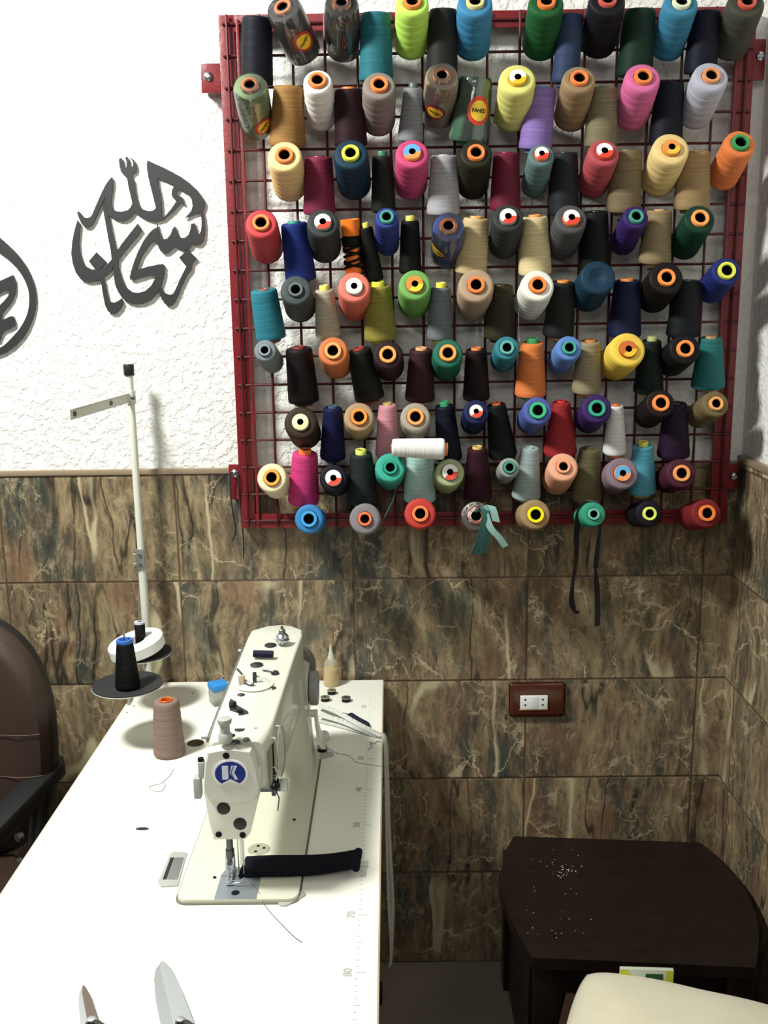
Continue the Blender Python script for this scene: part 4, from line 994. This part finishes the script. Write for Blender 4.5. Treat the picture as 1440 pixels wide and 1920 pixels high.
# ------------------------------------------------------------------ thread stand
PX, PY = -.0715, -.05
st = thing('thread_stand', 'ivory thread stand with tall pole and two black spool discs', 'thread stand', (PX, PY, TZ))
s0 = Vector((PX, PY, TZ))
def sb(mb, name, m, par=None, **k):
    bmesh.ops.translate(mb.b, verts=mb.b.verts, vec=-s0); return mb.build(name, m, par or st, **k)
sb(MB().cyl((PX, PY, TZ-.07), (PX, PY, 1.085), .0092, seg=20).cyl((PX, PY, 1.06), (PX, PY, 1.487), .0080, seg=20), 'pole', IVORY)
sb(MB().lathe([(0, .024), (.0105, .024), (.0115, .022), (.0112, .001), (.0105, 0), (0, 0)], 24, Matrix.Translation((PX, PY, 1.475))), 'pole_cap', BLACKP)
sb(MB().lathe([(.009, 0), (.017, 0), (.017, .006), (.012, .012), (.009, .012)], 24, Matrix.Translation((PX, PY, TZ))), 'base_collar', IVORY)
cp = sb(MB().box(PX-.0095, PX+.0095, PY-.012, PY-.006, 1.045, 1.092, .002), 'pole_clamp', mat('zinc', '#9aa09a', .4, .7))
sb(MB().cyl((PX, PY-.012, 1.058), (PX, PY-.015, 1.058), .0035, seg=10).cyl((PX, PY-.012, 1.080), (PX, PY-.015, 1.080), .0035, seg=10).cyl((PX-.009, PY-.009, 1.080), (PX-.017, PY-.009, 1.080), .002, seg=8).cyl((PX-.009, PY-.009, 1.058), (PX-.017, PY-.009, 1.058), .002, seg=8), 'clamp_screw', STEEL, cp)
# guide arm
a0, a1 = Vector((PX, PY, 1.428)), at(131, 778, 'y', -.285)
d = (a1-a0); Ld = d.length; F = frame(a0, d, (0, 0, 1))   # local z along arm, x up
F = F
ga = MB()
ga.box(-.0105, .0105, -.0012, .0012, -.004, Ld, .0008, mx=F).box(.0095, .0110, -.004, .004, .012, Ld-.004, mx=F)
ga = sb(ga, 'guide_arm', IVORY)
sb(MB().lathe([(.0078, -.014), (.0108, -.014), (.0108, .014), (.0078, .014)], 20, Matrix.Translation(a0), closed=True), 'arm_clamp', IVORY, ga)
sb(MB().cyl(F@Vector((0, .010, .006)), F@Vector((0, -.012, .006)), .0038, seg=12), 'clamp_screw', DSTEEL, ga)
for zz in (Ld*.36, Ld*.94):
    sb(MB().lathe([(.0028, -.003), (.0050, -.003), (.0055, 0), (.0050, .003), (.0028, .003)], 18, F@Matrix.Translation((0, 0, zz))@Matrix.Rotation(PI/2, 4, 'X'), closed=True), 'eyelet', DSTEEL, ga)
# spool holder arms and discs
DZ = .876
d1, d2 = at(240, 1291, 'z', DZ), at(266, 1231, 'z', DZ+.002)
hb_ = MB().tube([(PX, PY, .845), (d2.x, d2.y, .845), (d1.x, d1.y, .845)], .005, 8)
for c in (d1, d2): hb_.cyl((c.x, c.y, .842), (c.x, c.y, DZ-.001), .004, seg=10)
sb(hb_, 'holder_arm', IVORY)
def disc(c, R):
    ds = sb(MB().lathe([(0, 0), (.020, 0), (.024, -.002), (R*.7, .003), (R, .0085), (R, .0105), (R*.7, .0055), (.026, .001), (.022, .0025), (0, .0025)], 56, Matrix.Translation(c)), 'spool_disc', mat('black_foam', '#222224', .8))
    sb(MB().lathe([(.02, -.0022), (R*.7, .0012), (R+.0006, .0068), (R+.0006, .0085), (R*.7, .0029), (.02, -.0005)], 56, Matrix.Translation(c), closed=True), 'disc_rim', IVORY, ds)
    sb(MB().cyl(c, c+Vector((0, 0, .125)), .0022, seg=8), 'spool_pin', STEEL, ds)
disc(d1, .0690); disc(d2, .0640)
t = thing('thread_cone', 'black thread cone with blue core standing on the front spool disc', 'thread cone', tuple(d1+Vector((0, 0, .0025))))
MB().lathe(cone_profile(.0245, .0165, .094, .0125, .0005, 7), 40).build('thread_winding', thread_mat('#121214'), t, ang=50)
MB().lathe([(.0128, .090), (.0160, .0945), (.0165, .0975), (.0155, .1005), (.0110, .1010), (.0090, .098), (.0075, .07), (.0035, .06)], 28).build('core', pl('#3464b4'), t)
# white tape roll hung round the back pin, and the small black spool in it
cR = at(250, 1209, 'z', DZ+.034); cR = Vector((d2.x-.008, d2.y-.006, DZ+.030))
t = thing('elastic_roll', 'white elastic tape roll tilted on the rear spool disc', 'tape roll', tuple(cR))
ax = Vector((-.20, -.12, 1)).normalized()
MB().lathe([(.0215, -.012), (.058, -.012), (.0595, -.0105), (.0595, .0105), (.058, .012), (.0215, .012)], 56, frame((0, 0, 0), ax), closed=True).build('tape_winding', mat('white_elastic', '#ecece8', .75, spec=.2), t)
t = thing('thread_spool', 'small black thread spool upright inside the white elastic roll', 'thread spool', tuple(d2+Vector((0, 0, .0026))))
MB().lathe([(.0105, .004), (.0115, .006), (.0110, .070), (.0095, .072), (0, .072)], 26).build('thread_winding', thread_mat('#111113'), t)
MB().lathe([(.004, 0), (.0125, 0), (.0125, .004), (.0095, .005), (.0095, .072), (.0115, .0725), (.0115, .0765), (.004, .0765)], 26, closed=True).build('spool', pl('#b6b8c0'), t)

# ------------------------------------------------------------------ office chair
ch = thing('office_chair', 'brown leather office chair with black armrest beside the sewing table', 'chair', (-.47, -.45, 0))
co_ = Vector((-.47, -.45, 0))
def cb(mb, name, m, par=None, **k):
    bmesh.ops.translate(mb.b, verts=mb.b.verts, vec=-co_); return mb.build(name, m, par or ch, **k)
def outline(cx, z0, z1, w, pw=2.6):
    P = []; n = 56; zc, hz = (z0+z1)/2, (z1-z0)/2
    for k in range(n):
        a = 2*PI*k/n; c, s = math.cos(a), math.sin(a)
        P.append((cx+w*math.copysign(abs(c)**(2/pw), c), zc+hz*math.copysign(abs(s)**(2/pw), s)))
    return P
O = outline(-.478, .48, .997, .245)
mx_, mz_ = -.478, .74
def ring(O, k, y): return [Vector((mx_+(x-mx_)*k, y(mx_+(x-mx_)*k, z), mz_+(z-mz_)*k)) for x, z in O]
front = lambda x, z: -.275-.020*((x-mx_)/.25)**2+.05*(z-.75)-.0035*(1 if False else 0)
mb = MB(); secs = []
for k, dy in ((1., .050), (1.02, .020), (1.0, .0), (.96, -.018), (.88, -.028), (.7, -.034), (.5, -.036), (.3, -.036), (.1, -.036)):
    secs.append(ring(O, k, lambda x, z, dy=dy: -.250-.028*((x-mx_)/.25)**2+.06*(z-.75)+dy))
bk = cb(mb.loft(secs), 'backrest', LEATHER)
m_ = MB()
for zz in (.762, .672):
    pts = []
    for k in range(21):
        x = -.478+.238*(k/20*2-1); pts.append((x, -.250-.028*((x-mx_)/.25)**2+.06*(zz-.75)-.0375+.055*max(0, abs(x-mx_)/.25-.72)**2*6, zz))
    m_.tube(pts, .0008, 6)
cb(m_, 'seam', mat('tan_stitch', '#5e4636', .6), bk)
O2 = outline(-.478, .45, 1.002, .250)
cb(MB().loft([ring(O2, k, lambda x, z, dy=dy: -.215-.028*((x-mx_)/.25)**2+.06*(z-.75)+dy) for k, dy in ((.9, .030), (1., .018), (1.01, .0), (1., -.02))]), 'back_shell', BLACKP)
mb = MB()
mb.prism([(x, y, .40) for x, y in [(p[0], p[1]) for p in plan(-.72, -.262, -.78, -.27, .07, 0, 6)]], (0, 0, .075), bev=.02)
cb(mb, 'seat', LEATHER)
for sg in (1, -1):
    f = (lambda x: x) if sg == 1 else (lambda x: -.94-x)
    a = [at(115, 1440, 'z', .655), at(60, 1446, 'z', .655)]
    rr = [(f(-.243), -.200), (f(-.290), -.60)]
    secs = []
    for t_ in [i/12 for i in range(13)]:
        cx = rr[0][0]+(rr[1][0]-rr[0][0])*t_; yy = rr[0][1]+(rr[1][1]-rr[0][1])*t_
        w = .030*(1-.55*max(0, abs(t_-.5)-.42)/.08); z = .652-.010*math.sin(t_*PI)*0+(-.02*max(0, t_-.85))
        secs.append([Vector((cx+w*c, yy, z+.017*s)) for c, s in ((1, .3), (.85, .85), (.4, 1), (-.4, 1), (-.85, .85), (-1, .3), (-1, -.6), (-.8, -1), (.8, -1), (1, -.6))])
    ar = cb(MB().loft(secs), 'armrest', BLACKP)
    cb(MB().tube([(f(-.275), -.235, .64), (f(-.262), -.29, .56), (f(-.262), -.34, .47), (f(-.30), -.38, .405), (f(-.38), -.40, .395)], .020, 10), 'arm_bracket', BLACKP, ar)
    for q0 in ((f(-.290), -.315, .545), (f(-.288), -.335, .50)): cb(MB().cyl(q0, Vector(q0)+Vector((-.007*sg, -.010, 0)), .009, seg=12), 'arm_bolt', STEEL, ar)
cb(MB().box(-.50, -.44, -.26, -.20, .38, .60, .01), 'back_bar', BLACKM)
cb(MB().cyl((-.49, -.52, .09), (-.49, -.52, .40), .028, seg=20), 'gas_column', BLACKM)
for k in range(5):
    a = k*2*PI/5+.4; e = Vector((-.49+.24*math.cos(a), -.52+.24*math.sin(a), .075))
    lg = cb(MB().tube([(-.49, -.52, .105), e], [.024, .014], 8), 'leg', BLACKP)
    cb(MB().cyl((e.x-.02*math.sin(a), e.y+.02*math.cos(a), .03), (e.x+.02*math.sin(a), e.y-.02*math.cos(a), .03), .0295, seg=18).cyl((e.x, e.y, .05), (e.x, e.y, .075), .006, seg=8), 'caster', BLACKP, lg)

# ------------------------------------------------------------------ low black table
SZ = .375
lt = thing('side_table', 'low espresso wood side table with bowed sides in the corner', 'side table', (.97, -.29, 0))
l0 = Vector((.97, -.29, 0))
def lb_(mb, name, m=DWOOD, par=None, **k):
    bmesh.ops.translate(mb.b, verts=mb.b.verts, vec=-l0); return mb.build(name, m, par or lt, **k)
Ls = smoothpts([(.769,-.048,0),(.738,-.130,0),(.721,-.215,0),(.7175,-.285,0),(.7265,-.385,0),(.750,-.486,0)], 4)
Rs = smoothpts([(1.168,-.521,0),(1.207,-.437,0),(1.232,-.345,0),(1.240,-.255,0),(1.229,-.165,0),(1.200,-.084,0)], 4)
P = [(p.x, p.y, SZ-.026) for p in Ls+Rs]
lb_(MB().prism(P, (0, 0, .026), bev=.0015), 'tabletop', smooth=False)
def leg(x, y, sx, sy): return MB().box(x-sx/2, x+sx/2, y-sy/2, y+sy/2, 0, SZ-.026, .002)
for (x, y) in ((.770,-.085), (.785,-.455), (1.175,-.118), (1.150,-.485)): lb_(leg(x, y, .055, .045), 'leg')
lb_(MB().box(.752, .772, -.44, -.09, .02, SZ-.026), 'side_panel'); lb_(MB().box(1.165, 1.185, -.46, -.12, .02, SZ-.026), 'side_panel')
lb_(MB().box(.772, 1.165, -.11, -.095, .03, SZ-.026), 'back_panel')
lb_(MB().box(.772, 1.165, -.46, -.11, .14, .16), 'shelf')
lb_(MB().box(.80, 1.13, -.478, -.462, SZ-.09, SZ-.026), 'apron')
# lint scattered on it
m_ = MB()
for k in range(70):
    if k < 38: u, v = random.gauss(1052, 14), random.gauss(1636, 10)
    else: u, v = random.uniform(980, 1110), random.uniform(1590, 1760)
    p = at(u, v, 'z', SZ); s = random.uniform(.0005, .0012)*(1 if k < 38 else .8)
    m_.box(p.x-s, p.x+s, p.y-s*.8, p.y+s*.8, SZ, SZ+s*.7)
tag(m_.build('lint', mat('white_lint', '#c9c6bc', .9), smooth=False), 'white lint crumbs scattered on the low dark side table', 'lint', kind='stuff')
# stool with cushion
sl = thing('low_stool', 'brown wooden stool under the cream cushion', 'stool', (.98, -.86, 0))
SR = Matrix.Translation((.965, -.86, 0))@Matrix.Rotation(-.33, 4, 'Z')
BRN = mat('brown_wood', '#2c1a12', .5)
def sbld(mb, name, par=None):
    bmesh.ops.transform(mb.b, matrix=SR, verts=mb.b.verts); bmesh.ops.translate(mb.b, verts=mb.b.verts, vec=-Vector((.98, -.86, 0))); return mb.build(name, BRN, par or sl)
sbld(MB().box(-.255, .25, -.25, .262, .30, .335, .008), 'seat')
for sx in (-1, 1):
    for sy in (-1, 1): sbld(MB().box(sx*.19-.02, sx*.19+.02, sy*.19-.02, sy*.19+.02, 0, .30, .004), 'leg')
N = 30; mb = MB(); gv = {}
def pil(a, b, s):
    ex = (1-abs(a)**3.0)**.55*(1-abs(b)**3.0)**.55 if abs(a) < 1 and abs(b) < 1 else 0
    x = a*.232*(1-.05*(1-b*b)*0-.045*(1-abs(b)**2)*abs(a)**2); y = b*.232*(1-.045*(1-abs(a)**2)*abs(b)**2)
    cr = .10*(abs(a)*abs(b))**3; x *= 1-cr; y *= 1-cr
    z = .392+s*(.056*ex+.004)+.006*noise.noise(Vector((a*2.2, b*2.2, s*3)))*ex
    if s < 0: z = max(z, .3325)
    return Vector((x, y, z))
for s in (1, -1):
    for i in range(N+1):
        for j in range(N+1): gv[(s, i, j)] = mb.b.verts.new(pil(2*i/N-1, 2*j/N-1, s))
    for i in range(N):
        for j in range(N): mb.b.faces.new((gv[(s, i, j)], gv[(s, i+1, j)], gv[(s, i+1, j+1)], gv[(s, i, j+1)]))
bd_ = [(i, 0) for i in range(N)]+[(N, j) for j in range(N)]+[(i, N) for i in range(N, 0, -1)]+[(0, j) for j in range(N, 0, -1)]
for k in range(len(bd_)):
    a, b = bd_[k], bd_[(k+1) % len(bd_)]
    mb.b.faces.new((gv[(1,)+a], gv[(1,)+b], gv[(-1,)+b], gv[(-1,)+a]))
PM = Matrix.Translation((.962, -.838, .004))@Matrix.Rotation(-.36, 4, 'Z')
bmesh.ops.transform(mb.b, matrix=PM, verts=mb.b.verts)
tag(mb.build('cushion', cloth_mat('cream_cotton', '#d8d2ba', '#cdc7ae', 500), ang=80), 'plump cream cotton cushion in the lower right corner on a brown stool', 'cushion')
pk = thing('seed_packet', 'small green and yellow packet standing behind the cream cushion', 'packet', tuple(at(1212, 1845, 'y', -.60)))
pk.location.z = .3352
q0, q1 = at(1163, 1816, 'y', -.60), at(1262, 1816, 'y', -.60); hw = (q1.x-q0.x)/2; pk.location.x = (q0.x+q1.x)/2; ht = q0.z-.3352
pk.rotation_euler = (0, 0, -.06)
bx_ = MB().box(-hw, hw, -.004, .004, 0, ht, .001).build('carton', pl('#b9bfae'), pk)
MB().prism([(-hw, -.0043, ht-.001), (-hw*.75, -.0043, ht-.001), (-hw*.3, -.0043, ht-.03), (-hw, -.0043, ht-.03)], (0, -.0003, 0)).build('yellow_print', pl('#c4c43c'), bx_, smooth=False)
MB().box(hw*.72, hw*.99, -.0046, -.0042, .02, ht-.001).build('yellow_print', pl('#b8bc34'), bx_, smooth=False)
MB().box(-hw*.05, hw*.6, -.0046, -.0042, ht-.024, ht-.008).build('green_print', pl('#1d4a2a'), bx_, smooth=False)

# ------------------------------------------------------------------ light
def area(name, loc, target, sx, sy, power, col):
    l = bpy.data.lights.new(name, 'AREA'); l.shape = 'RECTANGLE'; l.size = sx; l.size_y = sy; l.energy = power; l.color = col
    o = bpy.data.objects.new(name, l); COL.objects.link(o); o.location = loc
    o.rotation_euler = (Vector(target)-Vector(loc)).to_track_quat('-Z', 'Y').to_euler(); return o
area('ceiling_lamp', (-.75, -1.0, 2.85), (.1, -.35, .9), .30, .30, 58., (.985, 1., .945))
area('fill_light', (.2, -3.2, 2.7), (.4, 0, 1.1), .9, .9, 11., (1., .97, .92))  # unseen fill light, added behind the camera to lift the shaded sides
w = bpy.data.worlds.new('world'); SC.world = w; w.use_nodes = True
w.node_tree.nodes['Background'].inputs[0].default_value = (.9, .95, 1., 1); w.node_tree.nodes['Background'].inputs[1].default_value = .075
SC.view_settings.view_transform = 'Standard'; SC.view_settings.look = 'None'; SC.view_settings.gamma = 1.0
SC.view_settings.exposure = 0.5; SC.view_settings.use_curve_mapping = False
SC.cycles.max_bounces = 8; SC.cycles.transparent_max_bounces = 12
